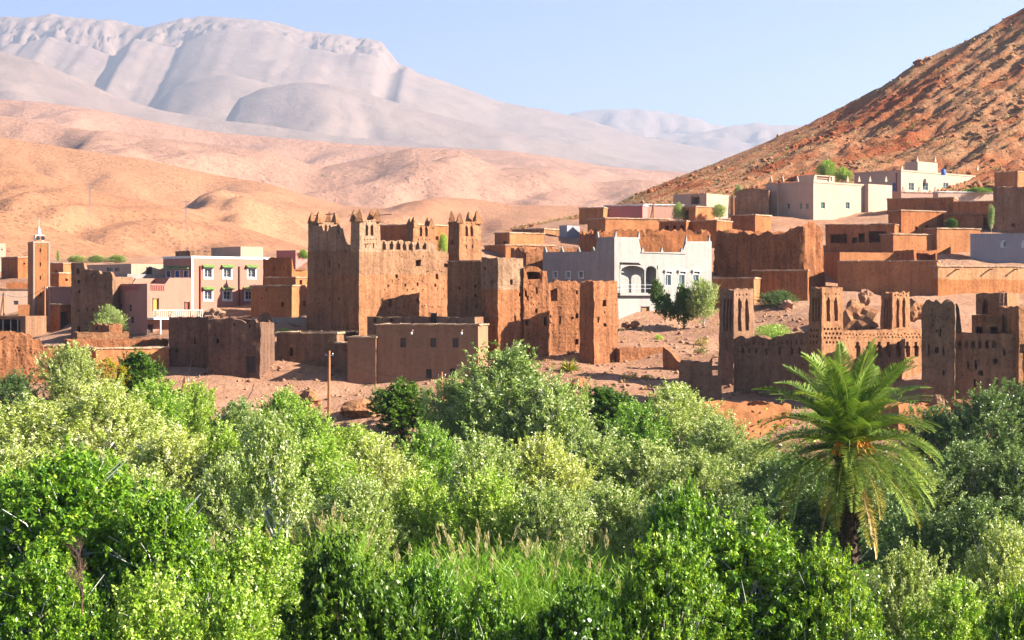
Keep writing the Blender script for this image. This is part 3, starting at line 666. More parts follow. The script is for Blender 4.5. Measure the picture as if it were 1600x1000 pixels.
# ---- shaded ruin on the left
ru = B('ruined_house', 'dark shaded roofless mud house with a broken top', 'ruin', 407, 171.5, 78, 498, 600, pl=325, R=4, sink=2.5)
for px, py, w, h in ((340,533,5,7),(366,507,3,5),(390,506,3,5)): ru.hole('L', px, py, w, h, 0.6)
ru.door('L', 392, 570, 13, 26, 'dark_wood')
ru.prof('L', [(325,497),(345,496),(366,498),(380,500),(383,506),(386,507),(392,499),(398,498),(402,505),(407,503)])
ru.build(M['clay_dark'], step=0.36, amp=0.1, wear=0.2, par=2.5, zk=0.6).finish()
r2 = B('wall', None, None, 325.5, 175, 74, 495, 604, pl=264, R=6.5, parent=ru.root, sink=2.5)
for px, py, w, h in ((305,533,3,9),(276,548,3,8)): r2.hole('L', px, py, w, h, 0.6)
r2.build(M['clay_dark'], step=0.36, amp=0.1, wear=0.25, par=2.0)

# ---- ruins at the far left
lr = B('ruined_house', 'lit rough mud ruin full of holes at the left edge', 'ruin', -40, 166, 26, 522, 612, pr=68, D=7, sink=2)
lr.prof('R', [(-40,530),(0,530),(4,527),(10,522),(22,519),(50,520),(52,529),(66,531),(68,540)])
for i in range(26): lr.hole('R', rng.uniform(2, 64), rng.uniform(545, 582), 2.2, 2.2, 0.3)
lr.build(M['clay_red'], step=0.3, amp=0.13, wear=0.4, par=1.6)
house('garden_wall', 'short pale mud wall right of the leftmost ruin', 'wall', 69, 67, 97, 541, 600, 170, 12, 'orange', D=4, wins=[('hole','R',82,567,8,10,.3)], step=0.5)
lo = house('courtyard_house', 'low orange mud house with a walled roof terrace behind the fig trees', 'house', 150, 95, 264, 545, 606, 172, 30, 'orange', step=0.5, amp=0.06, par=0.4)
t2 = B('terrace_wall', None, None, 106, 177, 20, 531, 560, pr=263, D=5, parent=lo.root); t2.build(M['clay_red'], step=0.4, amp=0.07, wear=0.2, par=0.9)
t3 = B('terrace_wall', None, None, 121, 184, 20, 519, 545, pr=202, D=4, parent=lo.root); t3.build(M['clay'], step=0.4, amp=0.06, wear=0.15, par=0.6)
t4 = B('stair_hut', None, None, 171, 186, 30, 506, 530, pl=143, pr=191, parent=lo.root); t4.hole('L', 152, 513, 4, 5, .5); t4.build(M['clay_red'], step=0.35, amp=0.09, wear=0.3)

# ---- shaded ruined tower house
rt = B('tower_house', 'dark shaded mud tower house with an arched hole in its broken top', 'ruin', 176, 203, 75, 432, 530, pl=111, R=5, sink=2)
for px, py, w, h in ((123,440,3,5),(124,456,3,5),(122,485,2,4),(136,483,2,6),(146,484,2,4),(123,514,5,8),(166,436,3,5)): rt.hole('L', px, py, w, h, 0.5)
rt.build(M['clay_brown'], step=0.4, amp=0.06)
r3 = B('parapet', None, None, 176, 202.9, 75, 411, 436, pl=111, R=0.6, parent=rt.root, sink=0.1)
r3.arch('L', 145, 428, 7, 9, 0.6, True); r3.hole('L', 122, 424, 5, 8, .25)
r3.prof('L', [(111,411),(132,411),(133,421),(139,421),(141,422),(155,423),(156,431),(159,431),(160,425),(174,425),(176,431)])
r3.build(M['clay_brown'], step=0.25, solid=True, amp=0.05, zk=0.05)

# ---- minaret
mi = B('minaret', 'square clay minaret with pale edges and a small white lantern', 'minaret', 52, 235, 24, 377, 528, pl=44, pr=78, sink=2)
for py in (391, 413, 434, 460): mi.hole('R', 63, py, 2.2, 6, 0.5)
mi.build(M['orange'], step=0.7, amp=0.015)
for f, L_ in (('R', mi.R), ('L', mi.D)):
    for a, b in ((0, 0.2), (L_ - 0.2, L_)): mi.fbox('edge_band', f, a, b, -1, mi.H + 0.02, 0.005, 0.05, M['beige'])
    mi.fbox('edge_band', f, 0.205, L_ - 0.205, mi.H - 0.25, mi.H + 0.02, 0.005, 0.05, M['beige'])
    for k in range(3): mi.fbox('tile_dot', f, L_ * (0.3 + 0.2 * k), L_ * (0.3 + 0.2 * k) + 0.16, mi.H - 0.62, mi.H - 0.45, 0.003, 0.03, M['green_tile'])
m = MB(); cx, cy = mi.R / 2, mi.D / 2
for x in (-0.55, 0.45):
    for y in (-0.55, 0.45): m.box(cx + x, cx + x + 0.1, cy + y, cy + y + 0.1, mi.H - 0.4, mi.H + 0.8)
m.box(cx - 0.6, cx + 0.6, cy - 0.6, cy + 0.6, mi.H + 0.8, mi.H + 0.92)
lan = mi.add('lantern', m, M['white'])
mi.add('finial', MB().lathe([(0.26, mi.H + 0.9), (0.28, mi.H + 1.15), (0.2, mi.H + 1.6), (0.08, mi.H + 1.95), (0.03, mi.H + 2.1), (0.02, mi.H + 3.3)], cx, cy), M['white'], lan)
for a in (-0.3, 0.35): mi.add('loudspeaker', MB().tube([(cx + a, cy - 0.5, mi.H + 0.45), (cx + a, cy - 1.0, mi.H + 0.45)], [0.06, 0.28], 9), M['black'], lan)

# ---- pink houses
SM = dict(step=1.0, amp=0.0)
pk = B('pink_house', 'tall salmon pink house with white windows under green tiled awnings', 'house', 299, 212, 45, 403, 496, pl=255, pr=421, sink=2)
for px, py in ((325,427),(355,427),(393,427),(325,461.5),(355,461.5),(389,461.5)): pk.window('R', px, py, 11, 13, surround=True, awning='green_tile')
for px in (263.5, 277.5, 291): pk.window('L', px, 428, 6.5, 10, surround='thin', awning='green_tile', frame='blue_paint')
pk.window('R', 365, 486, 7, 9, frame='metal'); pk.build(M['pink'], **SM); pk.finish(); pk.coping('white', 0.06, 0.28, 0.4, 0.0)
pk.fbox('corner_band', 'R', 0, 0.3, 0, pk.H - 0.04, 0.004, 0.04, M['white'])
for px in (312.5, 373.5):
    u = pk.u(px); pk.add('drain_pipe', MB().tube([(u, -0.1, 0), (u, -0.1, pk.H - 0.9)], 0.09, 8), M['red_paint'])
rb = B('roof_room', None, None, 376, 218, 38, 385, 406, pl=330, pr=411, parent=pk.root); rb.build(M['beige'], **SM)
house('crenellated_house', 'brown crenellated roof wall rising behind the pink house', 'house', 297, 274, 329, 391, 420, 224, 38, 'clay_brown', cop=None, step=0.3, amp=0.04, wear=0.35)
sp = B('pink_house', 'small pink house with a white railed terrace and potted plants', 'house', 230, 200, 40, 444, 532, pl=176, pr=299, sink=2)
sp.prof('R', [(230,443),(262,444),(263,434),(299,434)])
sp.door('R', 243.5, 476, 8, 19, 'yellow_paint'); sp.door('R', 292.5, 479, 7, 14, 'red_paint'); sp.door('R', 235, 517, 6, 20, 'dark_wood'); sp.hole('R', 258, 518, 14, 20, 0.2)
for px, py in ((188,480),(204,481),(182,459),(207,500)): sp.window('L', px, py, 4, 10, frame='dark_wood', cols=1)
sp.build(mud('small pink house paint', (0.34, 0.175, 0.13), 0.06, 0.1), step=0.6, amp=0.0, zk=0.8); sp.finish()
u0, u1 = sp.u(230) , sp.u(307); zt = sp.z('R', 3, 496)
sl = sp.fbox('terrace', 'R', u0, u1, zt - 0.22, zt, 0.0, 1.5, M['white'])
rm = MB()
for k in range(27):
    x = u0 + 0.05 + (u1 - u0 - 0.15) * k / 26; rm.box(x, x + 0.045, -1.45, -1.4, zt + 0.003, zt + 0.8)
rm.box(u0, u1, -1.47, -1.37, zt + 0.8, zt + 0.87)
sp.add('railing', rm, M['white'], sl)
x = sp.u(241); sp.add('post', MB().tube([(x, -1.4, -0.5), (x, -1.4, zt - 0.22)], 0.1, 8), M['white'])
for px0, px1, f in ((178, 219, 'L'), (236, 258, 'R')):
    a, b = sorted((sp.w(f, px0), sp.w(f, px1))); m = MB(); z1 = sp.z(f, a, 446)
    n = int((b - a) / 0.22)
    for k in range(n): m.box(*sp.loc(f, a + (b - a) * k / n, a + (b - a) * k / n + 0.1, z1 - 0.55, z1, 0.0, 0.08))
    m.box(*sp.loc(f, a, b, z1, z1 + 0.1, -0.05, 0.1)); sp.add('balustrade', m, M['rose'])
POTS = [(235, 'leftmost potted plant on the white railed terrace'), (257, 'potted plant right of the yellow terrace door'), (291, 'potted plant before the red terrace door'), (302, 'rightmost potted plant on the terrace end')]

house('beige_house', 'beige house with two dark windows left of the tall pink house', 'house', 205, 133, 258, 412, 455, 226, 42, 'beige', cop=None, wins=[('win','L',171.5,421,9,5,dict(frame='dark_wood')),('win','L',183,421,7,5,dict(frame='dark_wood')),('door','R',233,425,7,14,'dark_wood')], step=1.0, amp=0.01)
house('grey_roof_house', 'low grey cement house squeezed behind the small pink house', 'house', 199, 176, 262, 428, 470, 213, 42, 'grey', cop=None, wins=[('door','L',192,438,6,12,'dark_wood')], step=1.0, amp=0.01)
# ---- orange houses right of the pink house
house('orange_house', 'plain orange mud house in front of the pink house corner', 'house', 456, 392, 480, 447, 500, 203, 66, 'orange', wins=[('hole','L',441,476,4,7,.4),('hole','L',409,466,2,3,.4),('hole','L',416,453,3,3,.4),('hole','R',475,474,4,8,.4)], step=0.6, amp=0.03)
ob = B('orange_house', 'deep orange roofless mud house with a big curved gap in its wall', 'ruin', 456, 213, 64, 403, 470, pl=411, pr=482)
ob.prof('L', [(411,403),(418,405),(422,402),(456,401)]); ob.prof('R', [(456,401),(457,418),(461,424),(470,424),(482,421)])
for px, py in ((429,420),(443,419)): ob.hole('L', px, py, 3, 6, 0.3)
ob.build(M['orange_d'], step=0.35, amp=0.06, wear=0.1, par=2.0)
house('low_orange_house', 'low orange parapet house below the curved gap', 'house', 462, 414, 481, 434, 470, 208, 60, 'orange', wins=[('hole','R',470,441,4,7,.4)], step=0.6, amp=0.04)
house('rose_house', 'rose coloured wall behind the orange ruin', 'house', 462, 432, 488, 391, 420, 232, 60, 'rose', cop=None, **SM)
house('white_terrace_wall', 'long low whitish wall in front of the orange houses', 'wall', 478, 394, 480, 496, 506, 198, 80, 'beige', cop=None, R=0.8, step=0.6, amp=0.03)

# ---- far left background houses
house('white_house', 'small white house at the left edge of the far slope', 'house', -12, -40, 9, 380, 425, 300, 30, 'cream', cop=None, wins=[('win','R',3,390,2.5,3,dict(cols=1,rows=1))], **SM)
house('orange_wall_house', 'terracotta farm walls left of the minaret top', 'house', 28, 2, 48, 402, 432, 285, 40, 'orange_d', wins=[('hole','R',38,412,3,3,.4)], step=0.8, amp=0.04)
house('orange_wall_house', 'terracotta farm walls just right of the minaret', 'house', 99, 74, 116, 412, 440, 262, 60, 'orange', wins=[('hole','L',88,424,3,4,.4)], step=0.8, amp=0.04)
house('low_mud_house', 'low mud house below the farm walls right of the minaret', 'house', 92, 70, 116, 427, 452, 250, 50, 'orange_d', wins=[('hole','R',104,437,4,4,.4)], step=0.8, amp=0.04)
house('pink_wall_house', 'pink painted wall with a pale top right of the minaret shaft', 'house', 80, 74, 114, 449, 480, 236, 12, 'pink', cop='coping', D=5, **SM)
house('shaded_shed', 'dark doorway shed at the foot of the minaret', 'shed', 94, 78, 113, 476, 530, 228, 70, 'orange_d', R=5, wins=[('door','R',100,505,10,36,'dark_wood')], step=0.8)
house('cream_house', 'cream house with a dark roof edge left of the minaret', 'house', -30, -60, 46, 452, 500, 246, 14, 'cream', cop='wood', D=6, wins=[('win','R',25,473,7,6,dict(frame='dark_wood'))], **SM)
house('orange_wall_house', 'rubble topped orange wall above the beige house', 'house', 10, -10, 46, 441, 460, 258, 15, 'orange_d', cop=None, D=5, step=0.5, amp=0.1, wear=0.3)
cp = B('carport', 'dark open carport with thin posts at the left edge', 'shelter', 40, 222, 80, 494, 528, pl=-30, R=6)
cp.hole('L', 12, 510, 40, 22, 4.5); cp.build(M['clay_brown'], step=1.0, amp=0.0, solid=True)
for px in (4, 16, 27): w = cp.v(px); cp.add('post', MB().tube([(0.15, w, cp.z('L', w, 521)), (0.15, w, cp.z('L', w, 499))], 0.07, 6), M['metal'])
house('ochre_house', 'small ochre house between the carport and the minaret', 'house', 28, 24, 45, 476, 528, 229, 14, 'orange', cop=None, D=4, **SM)

# ---- grey cement house
gr = B('cement_house', 'bare cement house with arched balcony and stepped white finials', 'house', 960, 205, 46, 394, 512, pl=848, pr=1112, sink=2)
gr.prof('L', [(848,394),(930,393),(931,371),(960,370)]); gr.prof('R', [(960,370),(1001,371),(1002,394),(1069,394),(1070,377),(1112,377)])
for px in (868, 888, 908): gr.window('L', px, 429, 6, 10, hood=False, frame='white', surround='thin', cols=1)
for px in (1043.5, 1065, 1087): gr.window('R', px, 438, 9, 17, hood=True, cols=2, rows=1, surround='thin')
gr.hole('R', 998, 436, 60, 43, 1.5); gr.door('R', 1008, 494, 12, 30, 'wood', 0.3)
gr.build(M['grey'], step=0.5, amp=0.0, zk=0.8, t=0.25, par=1.1); gr.finish()
zb = gr.z('R', gr.u(995), 457.5); zt = gr.z('R', gr.u(995), 414.5); a, b = gr.u(968), gr.u(1028)
sl = gr.fbox('balcony', 'R', a - 0.5, b + 0.15, zb - 0.32, zb, 0.0, 0.55, M['grey'])
m = MB(); m.box(a - 0.45, b + 0.1, -0.5, -0.46, zb + 0.9, zb + 0.95); m.box(a - 0.45, b + 0.1, -0.5, -0.46, zb + 0.48, zb + 0.52)
for k in range(6): x = a - 0.45 + (b - a + 0.5) * k / 5; m.box(x, x + 0.05, -0.5, -0.46, zb + 0.004, zb + 0.95)
gr.add('railing', m, M['metal'], sl)
for px in (969.5, 1008, 1026.5):
    u = gr.u(px); gr.add('column', MB().box(u - 0.12, u + 0.12, 0.0, 0.24, zb + 0.004, zt - 0.6).box(u - 0.18, u + 0.18, -0.03, 0.27, zt - 0.6, zt - 0.45), M['grey'])
for p0, p1 in ((969.5, 1008), (1008, 1026.5)):     # arches between the columns
    u0, u1 = gr.u(p0), gr.u(p1); m = MB(); n = 14; mid = (u0 + u1) / 2; hw = (u1 - u0) / 2
    for k in range(n):
        x0 = u0 + (u1 - u0) * k / n; x1 = u0 + (u1 - u0) * (k + 1) / n; q = abs(((x0 + x1) / 2 - mid) / hw)
        m.box(x0, x1, 0.004, 0.22, zt - 0.06 - 0.5 * q ** 2.5, zt + 0.02)
    gr.add('arch', m, M['grey'])
FIN = finial_mesh('finial', M['grey'], 0.5, 0.62); FINS = finial_mesh('finial', M['grey'], 0.34, 0.75)
def put_fin(b, f, px, py, me=None, o=-0.13):
    w = b.w(f, px); z = b.z(f, w, py); x, y = (w, -o) if f == 'R' else (-o, w)
    link('finial', me or FIN, b.M @ Matrix.Translation((x, y, z)) @ Matrix.Rotation(0 if f == 'R' else math.pi / 2, 4, 'Z'), b.host)
for px in (851, 877, 903, 926): put_fin(gr, 'L', px, 394)
for px in (1005, 1035, 1066): put_fin(gr, 'R', px, 395)
for px, py in ((963, 371), (999, 372), (1073, 378), (1109, 378)): put_fin(gr, 'R', px, py, FINS)
put_fin(gr, 'L', 933, 372, FINS)
gr.fbox('cornice', 'R', gr.u(1001), gr.u(1071), gr.z('R', gr.u(1035), 396), gr.z('R', gr.u(1035), 394.4), 0.004, 0.12, M['grey'])

# ---- old mud walls behind the cement house
bw = B('mud_rampart', 'huge grooved mud rampart standing behind the cement house', 'wall', 1262, 219, 55, 352, 464, pl=1112, pr=1293, sink=2)
bw.prof('L', [(1112,362),(1125,357),(1138,362),(1160,360),(1175,365),(1200,360),(1225,362),(1245,354),(1262,350)]); bw.prof('R', [(1262,350),(1275,344),(1285,352),(1293,372)])
bw.build(mud('grooved rampart earth', (0.370, 0.143, 0.059), 0.9, 0.35), step=0.33, solid=True, amp=0.16, wear=0.5, groove=0.4, taper=0.06)
house('mud_house', 'low orange mud house with a pale coping below the rampart', 'house', 1178, 1114, 1182, 435, 470, 211, 70, 'orange', R=5, step=0.6)
house('garden_wall', 'shaded brown wall at the foot of the grooved rampart', 'wall', 1262, 1176, 1264, 423, 470, 213, 74, 'orange_d', R=1.0, step=0.6, amp=0.04)
r = house('broken_mud_house', 'broken orange mud walls seen over the cement house roof', 'ruin', 935, 905, 1110, 357, 420, 222, 15, 'orange_d', cop=None, step=0.4, amp=0.14, wear=0.9, par=2.0)
house('broken_mud_house', 'broken mud walls left of the cement house roof', 'ruin', 822, 798, 905, 385, 430, 214, 20, 'clay_red', cop=None, step=0.4, amp=0.14, wear=0.7, par=1.2)
# ---- houses between the kasbah and the stony hill
house('orange_house', 'orange house with a dark window behind the horned towers', 'house', 652, 594, 700, 351, 392, 236, 52, 'orange_d', wins=[('hole','R',683,372,5,6,.4),('hole','R',690,350,3,3,.4)], step=0.7)
house('orange_house', 'small orange house right of the kasbah end tower', 'house', 796, 773, 850, 364, 398, 246, 38, 'orange', wins=[('hole','L',789,380,5,7,.5)], step=0.7)
house('mud_house', 'flat roofed brown house behind the small orange house', 'house', 850, 800, 879, 358, 395, 256, 55, 'clay', step=0.7)
house('low_orange_house', 'low orange terrace wall under the small orange house', 'house', 790, 757, 866, 383, 405, 236, 25, 'orange', step=0.7, amp=0.05)
house('grey_shed', 'small grey shed beside the long orange house', 'shed', 886, 874, 906, 352, 385, 255, 50, 'grey_blue', cop=None, **SM)
house('orange_house', 'long orange mud house above the cement house', 'house', 946, 918, 1046, 341, 385, 250, 22, 'orange', step=0.7, amp=0.03)
house('orange_house', 'orange house with three dark openings above the cement house', 'house', 1072, 1030, 1080, 346, 385, 247, 62, 'orange_d', wins=[('hole','L',1042,357,6,10,.8),('hole','L',1054,357,6,10,.8),('hole','L',1066,357,6,10,.8)], R=5, step=0.7)
house('orange_house', 'shaded orange house right of the three openings', 'house', 1120, 1076, 1144, 345, 385, 246, 58, 'orange_d', step=0.7)
house('rooftop_house', 'orange cube house beside the bushes above the cement house', 'house', 1087, 1067, 1117, 323, 360, 262, 40, 'orange', wins=[('door','L',1072,335,7,14,'dark_wood')], step=0.7)
house('ochre_house', 'ochre walled house at the left end of the rose wall', 'house', 943, 905, 946, 325, 380, 268, 68, 'orange', R=6, step=0.8)
house('rose_wall', 'rose red painted wall with a white top under the hill', 'house', 1004, 945, 1008, 321, 362, 268.5, 74, 'rose', cop='white', R=5, **SM)
house('pale_wall', 'pale pink courtyard wall right of the rose wall', 'house', 1008, 1006, 1068, 320, 362, 272, 14, 'pink_pale', cop='white', D=6, **SM)
house('cream_house', 'cream house with a wide dark porch at the hill foot', 'house', 1104, 1052, 1140, 302, 345, 284, 52, 'beige', cop=None, wins=[('hole','L',1086,312,14,14,2.0)], **SM)
dh = B('dark_hall', 'dark brown hall with a low curved roof at the hill foot', 'hall', 1201, 288, 76, 297, 345, pl=1141, R=6); dh.prof('L', [(1141,310),(1146,303),(1153,298),(1163,295),(1180,294),(1201,297)]); dh.build(M['clay_brown'], step=0.5, solid=True, amp=0.03)
house('orange_house', 'orange house just right of the dark curved hall', 'house', 1180, 1142, 1205, 336, 372, 252, 50, 'orange_d', step=0.7)

# ---- cream houses on the right
ch = B('cream_house', 'long cream house with small green windows below the stony hill', 'house', 1271, 285, 40, 285, 352, pl=1200, pr=1388, sink=2)
for px in (1209, 1232, 1251.5, 1261.5): ch.window('L', px, 322, 4, 9, frame='green_paint', cols=1)
for px in (1286, 1324.5, 1372): ch.window('R', px, 321, 6, 10, frame='green_paint')
ch.build(M['cream'], **SM); ch.finish(); ch.coping('cream', 0.1, 0.25, 0.5, 0.0)
for p0, p1, f in ((1350, 1387, 'R'), (1201, 1218, 'L')):
    a, b = sorted((ch.w(f, p0), ch.w(f, p1)));
    if f == 'R': ch.fbox('bastion', f, a, b, -1, ch.H + 0.25, 0.004, 0.9, M['cream'])
    else: ch.fbox('bastion', f, a, b, -1, ch.H + 0.25, 0.004, 0.6, M['cream'])
FINC = finial_mesh('finial', M['cream'], 0.5, 0.8)
for px in (1273, 1297, 1325, 1343, 1360, 1385): put_fin(ch, 'R', px, 283, FINC)
for px in (1204, 1222, 1245): put_fin(ch, 'L', px, 283, FINC)
tb = B('roof_room', None, None, 1273, 291, 40, 273, 290, pl=1247, pr=1304, parent=ch.root); tb.hole('R', 1288, 279, 24, 7, 0.6); tb.build(M['cream'], **SM)
c2 = B('cream_house', 'cream house with a square roof tower higher up the slope', 'house', 1408, 308, 42, 267, 326, pl=1335, pr=1531, sink=2)
for px in (1424, 1446, 1478, 1517): c2.window('R', px, 291.5, 8, 12, frame='white')
c2.window('L', 1397, 292, 5, 13, frame='blue_paint'); c2.build(M['cream'], **SM); c2.finish(); c2.coping('cream', 0.1, 0.25, 0.5, 0.0)
tb = B('roof_tower', None, None, 1434, 313, 42, 252, 275, pl=1414, pr=1465, parent=c2.root); tb.build(M['cream'], **SM)
for px in (1434, 1462): put_fin(tb, 'R', px, 252, FINC)
for px in (1410, 1528): put_fin(c2, 'R', px, 265, FINC)
u = c2.u(1401.5); c2.add('drain_pipe', MB().tube([(-0.12, c2.v(1401), 0), (-0.12, c2.v(1401), c2.H - 0.3)], 0.1, 8), M['red_paint'])
tw = house('terrace_house', 'pink terrace wall with finials before the tower house', 'house', 1408, 1395, 1464, 300, 330, 300, 20, 'pink_pale', cop='cream', **SM)
for px in (1412, 1437, 1462): put_fin(tw, 'R', px, 299, FINC)
house('cream_wall', 'cream garden wall topped by a hedge on the far right', 'wall', 1466, 1464, 1554, 300, 326, 297, 12, 'cream', cop='white', D=2, **SM)
wt = P(1474, 263, 312); tag(link('water_tank', MB().lathe([(0.0, 0), (0.36, 0), (0.4, 0.1), (0.4, 0.85), (0.3, 1.0), (0.12, 1.05), (0.12, 1.1), (0.0, 1.11)], k=14).mesh('water_tank', M['blue_paint'], 50), Matrix.Translation((wt.x, wt.y, c2.z0 + c2.H - 0.45))), 'blue water tank on the cream tower house roof', 'tank')
# ---- mud houses on the right slope
house('orange_house', 'orange mud house with two windows below the cream tower house', 'house', 1408, 1388, 1477, 329, 372, 262, 28, 'orange_d', wins=[('hole','R',1432,357,5,6,.5),('hole','R',1448,355,5,7,.5)], step=0.6, amp=0.05)
house('brown_house', 'long brown shaded house under the pink terrace wall', 'house', 1490, 1386, 1500, 309, 345, 283, 70, 'orange_d', cop='coping', R=6, step=0.8)
house('brown_house', 'brown shaded house below the cream garden wall', 'house', 1552, 1490, 1556, 315, 350, 280, 76, 'orange_d', R=6, step=0.8)
sh = B('open_shed', 'open mud shed with a flat overhanging roof and dark post', 'shed', 1550, 262, 76, 335, 376, pl=1474, R=5); sh.hole('L', 1541, 348, 9, 20, 2.0); sh.build(M['clay_red'], step=0.5, amp=0.06)
sh.fbox('roof', 'L', -0.2, sh.D + 0.3, sh.H - 0.05, sh.H + 0.25, -5.2, 0.8, M['clay_brown'])
rh = B('ruined_house', 'roofless mud house with three wide dark openings', 'ruin', 1398, 243, 72, 350, 402, pl=1290, R=5)
for px, py, w, h in ((1310,373,26,14),(1335,376,8,9),(1346,372,10,14),(1371,370,28,17)): rh.hole('L', px, py, w, h, 2.2)
rh.build(M['orange_d'], step=0.4, amp=0.07, wear=0.15, par=0.8); rh.coping('coping', 0.1, 0.12, 0.5, 0.06)
house('orange_wall_house', 'stepped orange wall below the two-window orange house', 'wall', 1396, 1394, 1464, 366, 402, 241, 24, 'orange', D=3, step=0.6, amp=0.05)
house('orange_wall_house', 'lit orange wall left of the grey cement building', 'wall', 1464, 1462, 1532, 357, 402, 243, 22, 'orange', D=3, step=0.6, amp=0.05)
gb_ = B('grey_house', 'shaded blue grey cement house with a white arched window', 'house', 1640, 234, 75, 364, 422, pl=1516, R=7)
gb_.arch('L', 1568, 380.5, 10, 13, 0.25); gb_.arch('L', 1600, 380.5, 8, 13, 0.25); gb_.build(M['grey_blue'], step=0.4, amp=0.0)
for px in (1568, 1600):
    a, b, z0, z1 = gb_.rect('L', px, 380.5, 10, 13); wo = gb_.fbox('window', 'L', a + 0.02, b - 0.02, z0, z1 - 0.1, -0.24, -0.2, M['white']); gb_.fbox('pane', 'L', a + 0.1, (a + b) / 2, z0 + 0.1, z1 - 0.3, -0.196, -0.18, M['glass'], wo)
house('brown_house', 'tall dark brown shaded house at the right edge under the hill', 'house', 1660, 1552, 1664, 290, 368, 258, 75, 'clay_brown', cop=None, R=8, step=0.5, amp=0.05, wear=0.3, wins=[('hole','L',1563,300,2,4,.4),('hole','L',1583,352,6,6,.5)])
house('orange_house', 'bright orange house at the right edge on the hill foot', 'house', 1590, 1554, 1660, 268, 310, 306, 40, 'orange', step=0.8)
lw = house('long_mud_house', 'long shaded orange mud house with roof slabs on the right', 'house', 1464, 1309, 1470, 408, 474, 214, 74, 'orange', R=7, step=0.6, amp=0.04)
l2 = B('roof_parapet', None, None, 1312, 226, 20, 394, 430, pr=1400, D=5, parent=lw.root); l2.build(M['orange'], step=0.6, amp=0.05)
l3 = B('roof_room', None, None, 1428, 226, 30, 390, 430, pl=1396, pr=1464, parent=lw.root); l3.hole('R', 1447, 402, 30, 14, 1.5); l3.build(M['orange_d'], step=0.5, amp=0.08, wear=0.2)
l4 = house('compound_wall', 'long lit two-toned orange compound wall on the right', 'wall', 1465.5, 1464, 1680, 416, 476, 213, 20, 'orange', D=5, step=0.6, amp=0.03)
l4.wall.data.materials[0] = mud('two tone compound wall', (0.420, 0.168, 0.063), 0.5, 0.25, l4.H * 0.66, (0.470, 0.252, 0.126))
l4.spouts('R', (1494, 1546, 1585), 421); lw.spouts('L', (1341, 1390), 408, 'coping')

# ---------------------------------------------------------------- the ruined kasbah on the right
rk = B('ruined_kasbah', 'ruined decorated kasbah with fluted towers behind the palm', 'kasbah', 1283, 155, 45, 520, 640, pl=1146, R=0.7, sink=2)
rk.prof('L', [(1146,526),(1165,524),(1180,522),(1200,527),(1225,521),(1260,518),(1283,518)])
for i, px in enumerate((1160, 1171, 1181, 1197, 1218, 1237, 1249)):
    rk.arch('L', px, 548, 4.2, 12 if i > 2 else 9, 0.7, i > 0)
for i in range(14): rk.hole('L', 1156 + i * 7.4, 534, 2.2, 9, 0.12)
rk.build(M['clay_brown'], step=0.3, solid=True, amp=0.06, wear=0.25, zk=0.75, name='wall')
rw = B('wall', None, None, 1283, 155, 45, 517, 640, pr=1445, D=0.8, parent=rk.root, sink=2)
for px in (1340, 1358, 1374, 1388, 1404, 1418, 1431): rw.arch('R', px, 546, 8.5, 24, 0.3)
for i in range(22): rw.hole('R', 1322 + i * 5.4, 521.5, 2.0, 2.4, 0.2); rw.hole('R', 1324 + i * 5.4, 527, 2.0, 2.4, 0.2)
rw.build(M['clay'], step=0.3, solid=True, amp=0.05, wear=0.15)
def fluted(pl, pc, pr, x0, x1, y0, y1):
    r = [('arch', 'R', x0 + (x1 - x0) * k, (y0 + y1) / 2, (x1 - x0) * 0.2, y1 - y0, 0.4) for k in (0.28, 0.7)]
    r += [('hole', 'R', x0 + (x1 - x0) * k, y0 + (y1 - y0) * 0.78, (x1 - x0) * 0.13, (y1 - y0) * 0.22, 0.8) for k in (0.28, 0.7)]
    r += [('hole', 'L', pl + (pc - pl) * k, (y0 + y1) / 2, (pc - pl) * 0.14, y1 - y0, 0.2) for k in (0.3, 0.55, 0.8)]
    r += [('hole', 'R', x0 + (x1 - x0) * (i + 0.5) / 5, y0 - 6, 2.6, 2.6, 0.25) for i in range(5)]
    return r
tower(rk.root, 1146, 1121, 1181, 451, 640, 164, 45, M['clay_brown'], None, fluted(1123, 1145, 1178, 1148, 1178, 466, 517) + [('hole', 'L', 1134, 530 + 7 * j, 2, 3, .15) for j in range(3)], taper=0.13, amp=0.07, wear=0.3, step=0.25)
dia = [('hole', 'R', 1288 + 6.2 * i + (3 if j % 2 else 0), 514 + 7 * j, 3.4, 3.6, 0.22) for i in range(5) for j in range(4)] + [('hole', 'L', 1265 + 5 * i, 516 + 9 * j, 2.5, 4, 0.2) for i in range(3) for j in range(3)]
tower(rk.root, 1283.5, 1261, 1320, 448, 640, 154, 45, M['clay'], None, fluted(1262, 1283, 1318, 1286, 1317, 465, 502) + dia, taper=0.12, amp=0.06, wear=0.3, step=0.25)
tower(rk.root, 1394, 1374, 1424, 456, 560, 173, 45, M['clay'], None, fluted(1376, 1393, 1421, 1396, 1421, 466, 512), taper=0.12, amp=0.07, wear=0.35, step=0.25)
